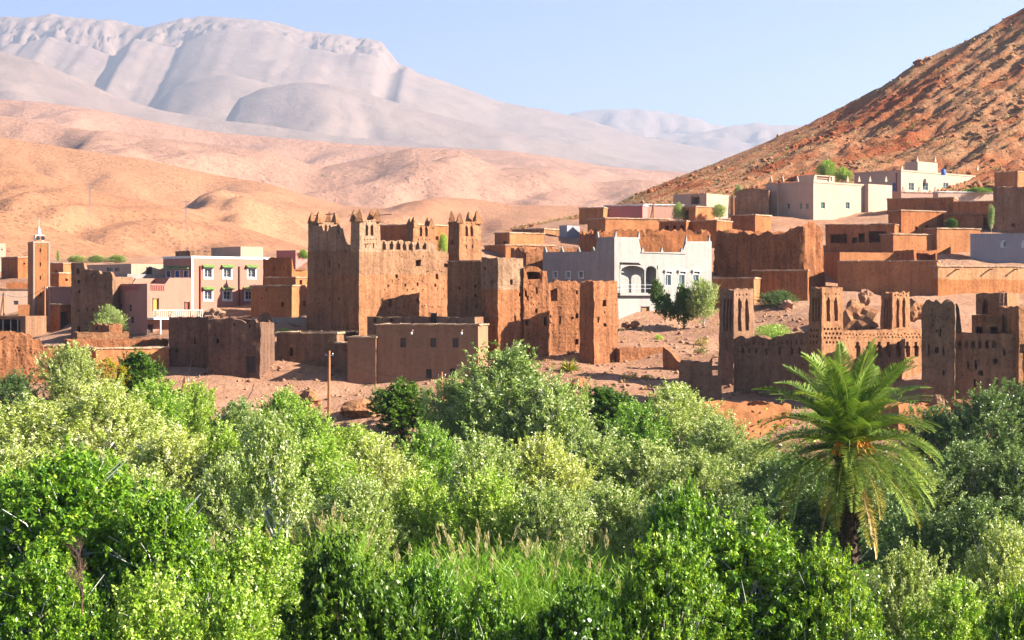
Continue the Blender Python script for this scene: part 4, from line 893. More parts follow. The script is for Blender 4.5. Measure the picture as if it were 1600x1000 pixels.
# shaded right-hand half
sk = B('kasbah_wing', 'shaded kasbah wing with round holes and slits right of the palm', 'kasbah', 1492, 151, 75, 470, 648, pl=1440, R=3.2, sink=2)
sk.prof('L', [(1440,480),(1446,470),(1452,467),(1458,472),(1463,467),(1470,474),(1476,468),(1484,470),(1488,468),(1492,476)])
for px, py, w, h in ((1451,548,2,18),(1474,548,2,16),(1464,547,7,9),(1474,582,3,9),(1482,547,2,3),(1455,519,2,4),(1463,516,2,4),(1469,520,3,12)): sk.hole('L', px, py, w, h, 0.6)
for i in range(6): sk.hole('L', 1448 + i * 7, 494, 2.2, 2.6, .25); sk.hole('L', 1451 + i * 7, 499, 2.2, 2.6, .25)
sk.build(M['clay_brown'], step=0.25, amp=0.07, wear=0.2, par=1.5, zk=0.85, taper=0.0)
sr = B('broken_turret', None, None, 1502, 158, 78, 474, 560, pl=1484, R=2, parent=sk.root); sr.prof('L', [(1484,486),(1488,475),(1497,474),(1500,485),(1502,515)]); sr.build(M['clay_brown'], step=0.25, amp=0.08, wear=0.2)
sw = B('wall', None, None, 1665, 150.5, 77, 521, 650, pl=1489, R=5, parent=sk.root, sink=2)
for px, py, w, h in ((1513,570,3,13),(1525,570,3,15),(1555,565,7,8),(1532,583,7,8),(1523,600,3,17),(1557,600,5,16),(1569,550,3,11),(1590,560,3,8),(1583,595,3,3)): sw.hole('L', px, py, w, h, 0.7)
for i, px in enumerate((1500, 1510, 1520.5, 1531, 1542, 1553)): sw.arch('L', px, 538, 5.5, 12, 0.7 if px != 1510 else 0.25)
sw.build(M['clay_brown'], step=0.3, amp=0.06, wear=0.1, par=1.5)
lg = B('loggia', None, None, 1565, 152.5, 66, 492, 530, pl=1518, pr=1591, parent=sk.root, sink=0.3)
for px in (1530, 1553): lg.hole('L', px, 517, 12, 13, 1.3)
for i in range(11):
    for j in range(3): lg.hole('L', 1521 + i * 4 + (2 if j == 1 else 0), 495.5 + j * 3.6, 2.1, 2.5, 0.15)
for i in range(6):
    for j in range(2): lg.hole('R', 1568 + i * 4, 496 + j * 4, 2.1, 2.5, 0.15)
lg.build(M['clay'], step=0.3, amp=0.035, par=0.5)
lb = B('loggia_base', None, None, 1566, 152.3, 66, 528, 570, pl=1548, pr=1597, parent=sk.root, sink=0.3); lb.build(M['clay'], step=0.35, amp=0.05)
tr_ = B('roof_room', None, None, 1573, 155.5, 66, 457, 494, pl=1525, pr=1592, parent=sk.root, sink=0.3)
tr_.arch('L', 1539, 480, 9, 22, 0.7); tr_.build(M['clay'], step=0.3, amp=0.06, wear=0.15)
m = MB(); a = tr_.v(1569); b = tr_.v(1576 if False else 1563); z0, z1 = 0, tr_.H + 0.25
for w in (a, b): m.tube([(-0.5, w, z0), (-0.12, w, z1)], 0.035, 5)
for k in range(7): t = (k + 0.5) / 7; m.tube([(-0.5 + 0.38 * t, min(a, b) - 0.05, z0 + (z1 - z0) * t), (-0.5 + 0.38 * t, max(a, b) + 0.05, z0 + (z1 - z0) * t)], 0.03, 5)
ldo = tag(link('ladder', m.mesh('ladder', M['coping']), tr_.M), 'wooden ladder leaning on the rooftop room of the shaded kasbah wing', 'ladder')
rr = B('wall', None, None, 1592, 151, 20, 478, 560, pr=1640, D=3, parent=sk.root); rr.hole('R', 1597, 545, 8, 14, 1.0); rr.build(M['clay'], step=0.4, amp=0.08, wear=0.3)

# ---- outworks of the ruined kasbah
oh = B('ruined_shed', 'dark roofless mud shed left of the fluted tower', 'ruin', 1126, 157, 78, 562, 640, pl=1060, R=0.7, sink=2); oh.hole('L', 1117, 568, 9, 14, .7, True); oh.hole('L', 1117, 585, 9, 8, .7, True)
oh.prof('L', [(1060,569),(1066,561),(1108,566),(1112,557),(1126,556)]); oh.build(M['clay_brown'], step=0.3, solid=True, amp=0.08, wear=0.15)
house('mud_wall', 'rough lit mud wall of a roofless hut left of the palm', 'ruin', 1112, 1104, 1236, 634, 690, 145, 26, 'orange', cop=None, D=6, step=0.3, amp=0.1, wear=0.35, par=1.2, wins=[('hole','R',1176,642,4,5,.5)])
house('mud_wall', 'low broken lit wall right behind the palm fronds', 'ruin', 1404, 1396, 1476, 634, 680, 144, 24, 'orange', cop=None, D=3, step=0.3, amp=0.12, wear=0.4)
house('mud_wall', 'short brown broken wall at the foot of the shaded wing', 'ruin', 1512, 1505, 1562, 627, 680, 144, 12, 'clay', cop=None, D=3, step=0.3, amp=0.1, wear=0.4)
house('retaining_wall', 'lit cracked retaining wall on the bare slope', 'wall', 968, 966, 1040, 543, 580, 178, 20, 'clay_red', cop=None, D=1.0, solid=True, step=0.3, amp=0.08, wear=0.2)
rv = B('retaining_wall', 'shaded mud bank wall stepping down towards the fluted tower', 'wall', 1076, 172, 66, 548, 600, pl=1036, R=1.0, sink=2); rv.prof('L', [(1036,541),(1050,553),(1060,566),(1076,575)]); rv.build(M['clay_red'], step=0.3, solid=True, amp=0.08, wear=0.2)

# ---------------------------------------------------------------- poles, masts and cables
def pole(label, px, py0, py1, Y, r=0.11, lean=0.0, twin=False, cap=False):
    p = P(px, py1, Y); h = (py1 - py0) / F * Y
    t = empty('utility_pole', Matrix.Translation(p)); tag(t, label, 'pole', 'wooden utility poles')
    link('post', MB().tube([(0, 0, -2), (lean, 0, h)], [r * 1.15, r * 0.85], 8).mesh('post', M['pole']), Matrix.Translation(p), t)
    if twin: link('strut', MB().tube([(-0.8, 0, -2), (lean - 0.05, 0, h - 0.2)], [r, r * 0.8], 8).mesh('strut', M['pole']), Matrix.Translation(p), t)
    m = MB().box(-0.35, 0.35, -0.04, 0.04, h - 0.45, h - 0.37)
    for x in (-0.3, 0.0, 0.3): m.lathe([(0.05, h - 0.36), (0.07, h - 0.28), (0.03, h - 0.2)], x, 0, 6)
    link('insulators', m.mesh('insulators', M['white' if cap else 'metal']), Matrix.Translation(p + Vector((lean, 0, 0))), t)
    return p + Vector((lean, 0, h - 0.25))
a1 = pole('tall leaning orange utility pole in front of the low brown house', 513.5, 548, 658, 158, 0.13, 0.05)
a2 = pole('twin utility pole in front of the five-window house', 691, 581, 630, 160, 0.11, -0.05, True)
a3 = pole('short twin utility pole with white insulators left of the dark ruin', 289, 588, 625, 160, 0.1, 0.0, True, True)
a4 = pole('dark utility pole beside the minaret foot', 70, 446, 528, 228, 0.13)
a5 = pole('twin utility pole with a white top at the left edge', 6, 456, 500, 232, 0.11, 0, True, True)
a6 = pole('twin utility pole in front of the pale courtyard wall', 1021, 318, 345, 262, 0.12, 0, True)
a7 = pole('utility pole beside the dark curved hall', 1146, 304, 335, 278, 0.14)
def cable(label, a, b, sag):
    pts = [a.lerp(b, i / 16) - Vector((0, 0, sag * 4 * (i / 16) * (1 - i / 16))) for i in range(17)]
    tag(link('power_cable', MB().tube(pts, 0.022, 4).mesh('power_cable', M['black'])), label, 'cable', 'power cables')
cable('cable from the tall orange pole to the twin pole', a1, a2, 1.0)
cable('cable running left from the tall orange pole to the dark ruin', a1, P(420, 578, 170), 0.6)
cable('cable from the minaret pole to the left edge pole', a4, a5, 0.8)
cable('cable from the twin pole to the eroded kasbah corner', a2, P(760, 545, 176), 0.5)
cable('cable from the twin pole by the pale wall to the pole at the curved hall', a6, a7, 0.9)
cable('cable from the minaret pole to the dark tower house', a4, P(112, 470, 205), 0.7)
cable('cable from the short twin pole to the dark ruin corner', a3, P(300, 560, 174), 0.3)
cable('cable from the hall pole to the cream house roof', a7, P(1204, 300, 287), 0.5)
for px, y0, y1, Y, lb in ((141, 292, 333, 640, 'lattice mast on the orange slope nearer the minaret'), (291, 313, 347, 660, 'lattice mast on the slope above the pink house')):
    p = P(px, y1, Y); h = (y1 - y0) / F * Y; m = MB()
    for s in (-1, 1): m.tube([(s * 0.5, 0, -6), (s * 0.15, 0, h)], 0.09, 4)
    for k in range(8): z = h * k / 8; w = 0.5 - 0.35 * k / 8; m.tube([(-w * (-1) ** k, 0, z), (w * (-1) ** k, 0, z + h / 8)], 0.05, 4)
    m.box(-1.3, 1.3, -0.06, 0.06, h - 0.5, h - 0.35)
    tag(link('power_mast', m.mesh('power_mast', M['metal']), Matrix.Translation(p)), lb, 'mast', 'power masts on the hills')
# ---------------------------------------------------------------- vegetation
def unit(a): return a / (np.linalg.norm(a, axis=-1, keepdims=True) + 1e-9)
def rvec(n): return unit(NR.normal(size=(n, 3)))
def leaf_mesh(name, c, a, b, L, W, rnd, mat, fold=0.0):
    """one diamond shaped face per leaf: centre c, long axis a, side b"""
    n = len(c); L = np.broadcast_to(L, (n,))[:, None]; W = np.broadcast_to(W, (n,))[:, None]
    V = np.empty((n, 4, 3)); V[:, 0] = c - a * L / 2; V[:, 1] = c + b * W / 2 - a * L * 0.08; V[:, 2] = c + a * L / 2; V[:, 3] = c - b * W / 2 - a * L * 0.08
    if fold: nn = np.cross(a, b) * fold * W; V[:, 0] -= nn; V[:, 2] -= nn
    me = bpy.data.meshes.new(name); q = np.arange(n * 4).reshape(n, 4)
    quads_into(me, V.reshape(-1, 3), q); me.materials.append(mat)
    at = me.attributes.new('rnd', 'FLOAT', 'FACE'); at.data.foreach_set('value', np.asarray(rnd, np.float32))
    return me
LM = {
 'silver': leafmat('silvery poplar leaves', [(0.17, 0.25, 0.03), (0.33, 0.43, 0.07), (0.48, 0.55, 0.16), (0.72, 0.74, 0.50)], 0.32, 0.42, 0.5),
 'olive': leafmat('grey green willow leaves', [(0.13, 0.21, 0.035), (0.25, 0.35, 0.06), (0.38, 0.46, 0.14), (0.60, 0.65, 0.38)], 0.32, 0.42, 0.5),
 'lime': leafmat('yellow green young leaves', [(0.12, 0.25, 0.012), (0.22, 0.39, 0.025), (0.35, 0.50, 0.06), (0.54, 0.63, 0.24)], 0.32, 0.42, 0.45),
 'walnut': leafmat('fresh green broad leaves', [(0.05, 0.13, 0.006), (0.10, 0.23, 0.010), (0.18, 0.34, 0.016), (0.34, 0.48, 0.04)], 0.32, 0.4, 0.45),
 'fig': leafmat('dark green fig leaves', [(0.03, 0.09, 0.006), (0.06, 0.15, 0.010), (0.12, 0.24, 0.016)], 0.4, 0.38, 0.5),
 'yellow': leafmat('yellowing leaves', [(0.20, 0.24, 0.015), (0.40, 0.36, 0.02), (0.50, 0.33, 0.03)], 0.4),
 'dusk': leafmat('blue green shade toned leaves', [(0.06, 0.12, 0.025), (0.11, 0.19, 0.045), (0.24, 0.32, 0.12)], 0.35, 0.4, 0.5),  # dark tone also stands in for the shadow over the right-hand trees
 'reed': leafmat('reed blades', [(0.14, 0.28, 0.015), (0.24, 0.42, 0.03), (0.40, 0.54, 0.08)], 0.45, 0.45, 0.4),
 'plume': leafmat('dry reed plumes', [(0.42, 0.34, 0.16), (0.56, 0.47, 0.25)], 0.4),
 'dry': leafmat('dry straw scrub', [(0.36, 0.24, 0.07), (0.45, 0.32, 0.10), (0.28, 0.25, 0.07)], 0.3),
 'scrub': leafmat('grey green scrub', [(0.22, 0.16, 0.04), (0.32, 0.26, 0.08), (0.15, 0.17, 0.05)], 0.2),
 'palm': leafmat('palm leaflets', [(0.05, 0.11, 0.012), (0.11, 0.20, 0.025), (0.28, 0.35, 0.06)], 0.32, 0.5, 0.3),
 'palm_old': leafmat('yellowing palm leaflets', [(0.12, 0.18, 0.02), (0.25, 0.27, 0.035), (0.45, 0.33, 0.05)], 0.3, 0.4, 0.5),
 'palm_dead': leafmat('dead palm leaflets', [(0.36, 0.19, 0.04), (0.52, 0.31, 0.08)], 0.25),
}
M['bark'] = plain('pale grey bark', (0.42, 0.40, 0.35), 0.8, 0.2, 0.35)
M['bark_white'] = plain('white poplar bark', (0.66, 0.64, 0.58), 0.7, 0.2, 0.25)
M['bark_brown'] = plain('brown bark', (0.06, 0.04, 0.03), 0.9, 0.1, 0.4)

def make_tree(mat, bark, style, seed, H=8.0, R=3.0, lobes=14, n=14000, leaf=(0.17, 0.07), low=0.18, trunk=0.16, twigs=0):
    global NR
    NR = np.random.default_rng(seed); r_ = random.Random(seed)
    zc0 = H * low; C = []; S = []
    for i in range(lobes):     # uneven lobes through an egg shaped crown
        t = (i + 0.5) / lobes; z = zc0 + (H - zc0) * (0.08 + 0.86 * t)
        prof = math.sin(math.pi * min(1, (0.16 + 0.8 * t) ** (0.8 if style != 'spire' else 0.55))) ** 0.7
        a = i * 2.4 + r_.uniform(-.6, .6); rr = R * prof * r_.uniform(0.35, 0.8)
        if t > 0.88: rr *= 0.4
        C.append((math.cos(a) * rr, math.sin(a) * rr, z)); S.append(R * r_.uniform(0.32, 0.55) * (0.75 if t > 0.85 else 1))
    C = np.array(C); S = np.array(S)
    if style in ('shoot', 'spire'):
        per = 30; ns = n // per; k = NR.choice(lobes, ns, p=S ** 2 / (S ** 2).sum())
        o = rvec(ns); rad = NR.random(ns) ** 0.45
        st = C[k] + o * (S[k] * rad)[:, None] * np.array([1, 1, 1.25])
        ctr = np.array([0, 0, H * 0.45])
        d = unit(o * 0.42 + unit(st - ctr) * 0.33 + np.array([0, 0, 1.05 if style == 'shoot' else 1.4]) + NR.normal(size=(ns, 3)) * 0.22)
        ln = (0.45 + 1.25 * NR.random(ns) ** 2.2) * (0.85 + 0.25 * S[k])
        tt = NR.random((ns, per)); c = st[:, None] + d[:, None] * (ln[:, None] * tt)[..., None]
        bend = (tt * ln[:, None]) ** 2 * 0.18; c[..., 2] -= bend
        c = (c + NR.normal(size=c.shape) * 0.065).reshape(-1, 3)
        a = unit(np.repeat(d, per, 0) * 0.7 + NR.normal(size=c.shape) * 0.65)
        shr = np.repeat(NR.normal(size=ns) * 0.22, per)
    else:
        per = 46; nc = n // per; k = NR.choice(lobes, nc, p=S ** 2 / (S ** 2).sum())
        o = rvec(nc); o[:, 2] = np.where(o[:, 2] < -0.35, -o[:, 2], o[:, 2]); rad = NR.random(nc) ** 0.33
        st = C[k] + o * (S[k] * rad * 1.12)[:, None]
        cr = NR.uniform(0.2, 0.42, nc)
        off = rvec(nc * per) * (NR.random(nc * per) ** 0.5)[:, None] * np.array([1, 1, 0.6])
        c = np.repeat(st, per, 0) + off * np.repeat(cr, per)[:, None]
        a = unit(off * np.array([1, 1, 0.3]) + np.array([0, 0, -0.35]) + NR.normal(size=c.shape) * 0.35)
        shr = np.repeat(NR.normal(size=nc) * 0.2, per)
        p2 = 26; ns = n // 110; k2 = NR.choice(lobes, ns); o2 = rvec(ns); o2[:, 2] = np.abs(o2[:, 2]); s2 = C[k2] + o2 * S[k2][:, None] * 0.95
        d2 = unit(o2 * 0.7 + np.array([0, 0, 0.55]) + NR.normal(size=(ns, 3)) * 0.3); l2 = NR.uniform(0.35, 1.0, ns); t2 = NR.random((ns, p2))
        c2 = (s2[:, None] + d2[:, None] * (l2[:, None] * t2)[..., None] + NR.normal(size=(ns, p2, 3)) * 0.07).reshape(-1, 3)
        a2 = unit(np.repeat(d2, p2, 0) * 0.3 + NR.normal(size=c2.shape) * 0.6 + np.array([0, 0, -0.3]))
        c = np.concatenate([c, c2]); a = np.concatenate([a, a2]); shr = np.concatenate([shr, np.repeat(NR.normal(size=ns) * 0.2 + 0.1, p2)])
    b = unit(np.cross(a, rvec(len(c)) * 0.8 + (np.array([0, 0, 1.0]) if style == 'clump' else 0)))
    sz = NR.uniform(0.7, 1.25, len(c))
    rnd = np.clip(0.47 + shr + NR.normal(size=len(c)) * 0.24, 0, 1)
    crown = leaf_mesh('crown', c, a, b, leaf[0] * sz, leaf[1] * sz, rnd, mat, 0.15)
    m = MB(); top = zc0 + (H - zc0) * 0.6; pts = []; rad = []
    for i in range(9):
        t = i / 8; pts.append((0.25 * math.sin(t * 3 + seed), 0.2 * math.cos(t * 2.3 + seed), -0.6 + (top + 0.6) * t)); rad.append(trunk * (1 - 0.75 * t))
    m.tube(pts, rad, 7)
    for i in range(lobes):
        z0 = min(top * 0.95, max(zc0 * 0.5, C[i][2] - R * r_.uniform(0.5, 0.9))); j = min(8, max(0, int((z0 + 0.6) / (top + 0.6) * 8))); p0 = Vector(pts[j]); p1 = Vector(C[i])
        mid = p0.lerp(p1, 0.55) + Vector((r_.uniform(-.3, .3), r_.uniform(-.3, .3), -0.25)); q = trunk * 0.42
        m.tube([p0, mid, p1, p1 + (p1 - mid) * 0.6], [q, q * 0.7, q * 0.42, q * 0.12], 5)
        for e in range(twigs):
            p2 = p1 + Vector((r_.uniform(-1, 1), r_.uniform(-1, 1), r_.uniform(-.1, 1))) * S[i] * 1.05
            m.tube([mid.lerp(p1, r_.uniform(0.3, 1)), p1.lerp(p2, 0.5) + Vector((0, 0, .1)), p2], [q * 0.32, q * 0.22, q * 0.08], 4)
    return crown, m.mesh('trunk', bark, 60), H, R
T = {
 'silver': [make_tree(LM['silver'], M['bark_white'], 'shoot', 21 + i, 8, 2.9, 22, 38000, (0.17, 0.088), twigs=3) for i in range(2)],
 'olive': [make_tree(LM['olive'], M['bark'], 'shoot', 31 + i, 8, 3.0, 22, 38000, (0.19, 0.076), twigs=3) for i in range(2)],
 'lime': [make_tree(LM['lime'], M['bark'], 'shoot', 41 + i, 8, 2.8, 20, 34000, (0.165, 0.092), twigs=2) for i in range(2)],
 'spire': [make_tree(LM['silver'], M['bark_white'], 'spire', 51 + i, 8, 2.0, 16, 20000, (0.17, 0.09), trunk=0.12, twigs=2) for i in range(2)],
 'dusk': [make_tree(LM['dusk'], M['bark'], 'shoot', 61 + i, 8, 3.0, 18, 28000, (0.2, 0.09), twigs=2) for i in range(2)],
 'stem': [make_tree(LM['silver'], M['bark_white'], 'spire', 57, 8, 1.7, 12, 12000, (0.16, 0.085), low=0.5, trunk=0.15, twigs=3)],
 'walnut': [make_tree(LM['walnut'], M['bark_white'], 'clump', 71 + i, 8, 4.4, 52, 64000, (0.21, 0.105), 0.14, 0.22, twigs=6) for i in range(2)],
 'fig': [make_tree(LM['fig'], M['bark_brown'], 'clump', 81 + i, 6, 3.0, 24, 26000, (0.22, 0.14), 0.08, 0.14, twigs=2) for i in range(2)],
 'yellow': [make_tree(LM['yellow'], M['bark_brown'], 'clump', 91, 6, 2.6, 12, 8000, (0.19, 0.11), 0.1, 0.12)],
}
_cnt = {}
def plant(kind, label, px, ptop, Y, wpx, cat='tree', name=None, group=None, base=None, var=None):
    v = T[kind]; i = _cnt.get(kind, 0); _cnt[kind] = i + 1; crown, trunk, H, R = v[(i if var is None else var) % len(v)]
    x = (px - 800) / F * Y; z0 = gz(x, Y) if base is None else ZC + (HY - base) / F * Y
    zt = ZC + (HY - ptop) / F * Y; sz = (zt - z0) / (H * 1.05); sx = (wpx / F * Y) / (2 * R * 1.12)
    Mt = Matrix.Translation((x, Y, z0)) @ Matrix.Rotation(rng.uniform(0, 6.28), 4, 'Z') @ Matrix.Diagonal((sx, sx, sz, 1))
    t = empty(name or {'silver': 'poplar_tree', 'stem': 'poplar_tree', 'spire': 'poplar_tree', 'olive': 'willow_tree', 'lime': 'ash_tree', 'dusk': 'willow_tree', 'walnut': 'walnut_tree', 'fig': 'fig_tree', 'yellow': 'fig_tree'}[kind], Mt)
    tag(t, label, cat, group); link('trunk', trunk, Mt, t); link('crown', crown, Mt, t); return t
GV = 'trees of the valley grove'
for k, px, pt, Y, w, lb in (
 # back row along the village foot
 ('dusk', 22, 585, 150, 90, 'blue green willow in front of the leftmost ruin'),
 ('olive', 108, 545, 152, 100, 'tall grey green willow in front of the pale garden wall'),
 ('yellow', 168, 560, 158, 62, 'yellow and orange tinted fig tree against the orange courtyard house'),
 ('fig', 216, 553, 160, 80, 'dark green fig tree against the orange courtyard house'),
 ('lime', 243, 598, 142, 130, 'yellow green tree left of the short twin pole'),
 ('lime', 308, 600, 146, 75, 'bright lime tree right of the short twin pole'),
 ('olive', 372, 630, 140, 110, 'willow below the door of the dark ruin'),
 ('lime', 446, 612, 144, 90, 'feathery lime tree below the long low brown house'),
 ('lime', 488, 642, 134, 90, 'yellow green tree left of the tall orange pole foot'),
 ('lime', 552, 668, 140, 120, 'low lime tree right of the tall orange pole foot'),
 ('fig', 632, 602, 152, 100, 'round dark green bush tree below the five-window house'),
 ('olive', 708, 596, 146, 100, 'willow right of the twin pole below the five-window house'),
 ('olive', 795, 553, 143, 210, 'broad silvery willow in front of the eroded kasbah wing'),
 ('silver', 870, 598, 140, 120, 'pale poplar overlapping the right flank of the broad silvery willow'),
 ('fig', 945, 608, 152, 100, 'dark green thicket on the bank below the bare slope'),
 ('lime', 1000, 632, 140, 120, 'light green tree below the dark thicket on the bank'),
 ('silver', 1055, 606, 143, 130, 'silvery tree below the retaining walls'),
 ('olive', 1125, 655, 136, 110, 'willow left of the hut with the rough lit wall'),
 ('olive', 1185, 690, 132, 100, 'willow below the rough lit hut wall, left of the palm'),
 ('dusk', 1462, 640, 134, 110, 'tree at the low broken wall right of the palm'),
 ('dusk', 1540, 612, 132, 140, 'tall blue green tree before the short brown broken wall'),
 ('dusk', 1612, 600, 134, 120, 'blue green tree at the right edge below the kasbah wing'),
 # second row
 ('silver', 50, 628, 132, 180, 'big silver leaved poplar at the left edge, second row'),
 ('silver', 165, 606, 134, 170, 'big pale poplar below the yellow fig tree'),
 ('silver', 268, 672, 122, 150, 'pale poplar below the short twin pole, second row'),
 ('lime', 345, 668, 124, 120, 'yellow green tree left of the white trunked poplar'),
 ('spire', 425, 645, 120, 130, 'slender poplar behind the white trunked one left of centre'),
 ('stem', 424, 655, 92, 100, 'slender poplar with a bare white trunk left of centre'),
 ('lime', 505, 690, 118, 140, 'green tree right of the white trunked poplar'),
 ('silver', 585, 688, 122, 140, 'pale poplar below the round dark bush tree'),
 ('lime', 668, 668, 126, 120, 'green tree below the twin pole, second row'),
 ('silver', 755, 690, 116, 150, 'silvery poplar under the broad silvery willow'),
 ('silver', 845, 690, 118, 150, 'silvery poplar right of centre, second row'),
 ('olive', 930, 682, 122, 150, 'willow under the dark thicket, second row'),
 ('olive', 1020, 700, 120, 150, 'willow under the silvery tree, second row'),
 ('olive', 1100, 715, 116, 150, 'willow left of the palm crown, second row'),
 ('dusk', 1215, 720, 112, 160, 'dark willow behind the left palm fronds'),
 ('dusk', 1330, 745, 110, 160, 'dark willow right behind the palm trunk'),
 ('dusk', 1430, 720, 112, 150, 'dark willow behind the right palm fronds'),
 ('dusk', 1520, 700, 114, 160, 'dark blue green tree right of the palm fronds'),
 ('dusk', 1600, 705, 112, 150, 'dark tree at the right edge, second row'),
 # third row
 ('silver', 20, 700, 112, 160, 'pale poplar at the left edge behind the big walnut'),
 ('lime', 120, 715, 108, 170, 'yellow green tree directly behind the big walnut'),
 ('silver', 225, 740, 104, 150, 'pale poplar behind the right shoulder of the big walnut'),
 ('silver', 355, 722, 104, 110, 'small white leaved poplar left of the white trunk'),
 ('olive', 470, 775, 104, 120, 'willow at the foot of the white trunked poplar'),
 ('silver', 560, 755, 100, 140, 'pale poplar behind the left reed plumes'),
 ('lime', 660, 748, 102, 130, 'green tree behind the reed bed, left of centre'),
 ('lime', 770, 742, 100, 150, 'bright green slender tree behind the reed bed'),
 ('olive', 860, 770, 98, 130, 'willow behind the right half of the reed bed'),
 ('silver', 950, 760, 100, 140, 'pale poplar behind the right end of the reed bed'),
 ('olive', 1050, 770, 98, 140, 'willow behind the right walnut top'),
 ('dusk', 1150, 785, 96, 140, 'shaded willow behind the right walnut'),
 ('dusk', 1440, 800, 94, 130, 'dark shrubby willow right of the palm trunk'),
 ('dusk', 1530, 790, 92, 150, 'dark tree behind the pale poplar at lower right')):
    plant(k, lb, px, pt, Y, w * 1.15, group=GV)
# foreground
for k, px, pt, Y, w, lb in (
 ('walnut', 120, 742, 74, 330, 'biggest bright green walnut tree at lower left'),
 ('walnut', -10, 770, 78, 230, 'walnut tree cut by the left picture edge'),
 ('walnut', 255, 800, 71, 220, 'walnut tree on the right flank of the biggest walnut'),
 ('lime', 400, 838, 74, 190, 'fine leaved light green tree in the foreground left of the reeds'),
 ('walnut', 60, 895, 60, 240, 'low walnut bush in the lower left corner'),
 ('lime', 230, 905, 60, 200, 'yellow green bush at the bottom edge left'),
 ('lime', 370, 915, 61, 170, 'light green bush at the bottom edge below the fine leaved tree'),
 ('fig', 530, 862, 68, 150, 'deep green bush left of the reed bed'),
 ('walnut', 660, 905, 63, 150, 'round green bush at the bottom centre before the reeds'),
 ('fig', 600, 930, 60, 160, 'dark green bush at the bottom edge left of centre'),
 ('walnut', 770, 935, 61, 150, 'green bush at the bottom edge below the reed bed'),
 ('fig', 900, 945, 60, 170, 'dark bush at the bottom edge right of the reed bed'),
 ('walnut', 1065, 792, 72, 170, 'taller walnut top with pale bare branches at lower right'),
 ('walnut', 1175, 842, 66, 280, 'wide walnut tree below the palm'),
 ('walnut', 1040, 870, 63, 190, 'walnut tree left of the wide one below the palm'),
 ('walnut', 1290, 880, 64, 170, 'walnut tree hiding the palm trunk foot'),
 ('olive', 1420, 868, 76, 120, 'silvery shrub right of the palm trunk foot'),
 ('lime', 1490, 915, 68, 150, 'vivid green bush at the bottom right'),
 ('silver', 1575, 832, 78, 120, 'white leaved poplar in the lower right corner'),
 ('walnut', 1600, 940, 62, 140, 'low green bush in the lower right corner')):
    plant(k, lb, px, pt, Y, w * 1.25, group='foreground trees and bushes')
# village plants
plant('olive', 'feathery green shrub in front of the small pink house', 172, 480, 194, 62, 'shrub', 'village_shrub', base=535)
plant('olive', 'drooping pepper tree in front of the cement house', 1098, 440, 199, 56, name='pepper_tree', base=512)
plant('fig', 'green bush left of the pepper tree at the cement house wall', 1068, 448, 200, 45, 'bush', 'village_bush', base=512)
plant('fig', 'climbing vine beside the cement house balcony', 1026, 440, 200.5, 26, 'vine', 'climbing_vine', base=482)
plant('fig', 'lower vine mass right of the cement house door', 1040, 460, 200, 34, 'vine', 'climbing_vine', base=500)
plant('dusk', 'dark low bush under the grooved rampart', 1216, 455, 209, 70, 'bush', 'village_bush', base=484)
plant('lime', 'small green tree behind the kasbah end tower', 692, 366, 226, 20, name='village_tree', base=400)
plant('lime', 'small green bush before the rose house wall', 474, 390, 226, 22, 'bush', 'village_bush', base=408)
plant('olive', 'bush left of the orange cube house', 1060, 318, 264, 26, 'bush', 'village_bush', base=348)
plant('olive', 'bush right of the orange cube house', 1124, 320, 262, 26, 'bush', 'village_bush', base=345)
plant('olive', 'small tree growing behind the dark curved hall', 1154, 290, 292, 20, name='village_tree', base=325)
plant('lime', 'round green tree on the hill above the cream house', 1293, 251, 325, 36, name='village_tree', base=285)
plant('lime', 'yellowish bush right of the round green hill tree', 1318, 262, 322, 30, 'bush', 'village_bush', base=288)
plant('fig', 'round green bush before the open mud shed', 1486, 342, 256, 24, 'bush', 'village_bush', base=362)
plant('olive', 'small shrub at the corner of the open mud shed', 1549, 322, 256, 12, 'bush', 'village_bush', base=362)
plant('lime', 'hedge on the cream garden wall', 1530, 293, 299, 50, 'hedge', 'garden_hedge', base=304)
plant('olive', 'slim cypress like tree in the fields behind the minaret', 91, 392, 330, 7, name='field_tree', base=412)
for i, (px, w, lb) in enumerate(((120, 34, 'left'), (150, 36, 'middle'), (182, 40, 'right'))):
    plant('olive', lb + ' clump of the green field hedge behind the tower house', px, 399, 325 + i, w, 'bush', 'field_hedge', base=413)
for px, lb in POTS:
    p = P(px, 490, 197.6); u = sp.u(px); zz = sp.z0 + sp.z('R', 3, 496) + 0.004; wp = sp.M @ Vector((u, -1.2, 0)); wp.z = zz
    t = empty('potted_plant', Matrix.Translation(wp)); tag(t, lb, 'plant', 'terrace pot plants')
    link('pot', MB().lathe([(0.14, 0), (0.2, 0.3), (0.22, 0.32), (0.2, 0.33)]).mesh('pot', M['terracotta']), Matrix.Translation(wp), t)
    n = 90; c = rvec(n) * 0.26 * NR.random((n, 1)) ** 0.4 + np.array([0, 0, 0.55]); a = rvec(n)
    link('leaves', leaf_mesh('leaves', c, a, unit(np.cross(a, rvec(n))), 0.16, 0.08, NR.random(n), LM['lime']), Matrix.Translation(wp), t)

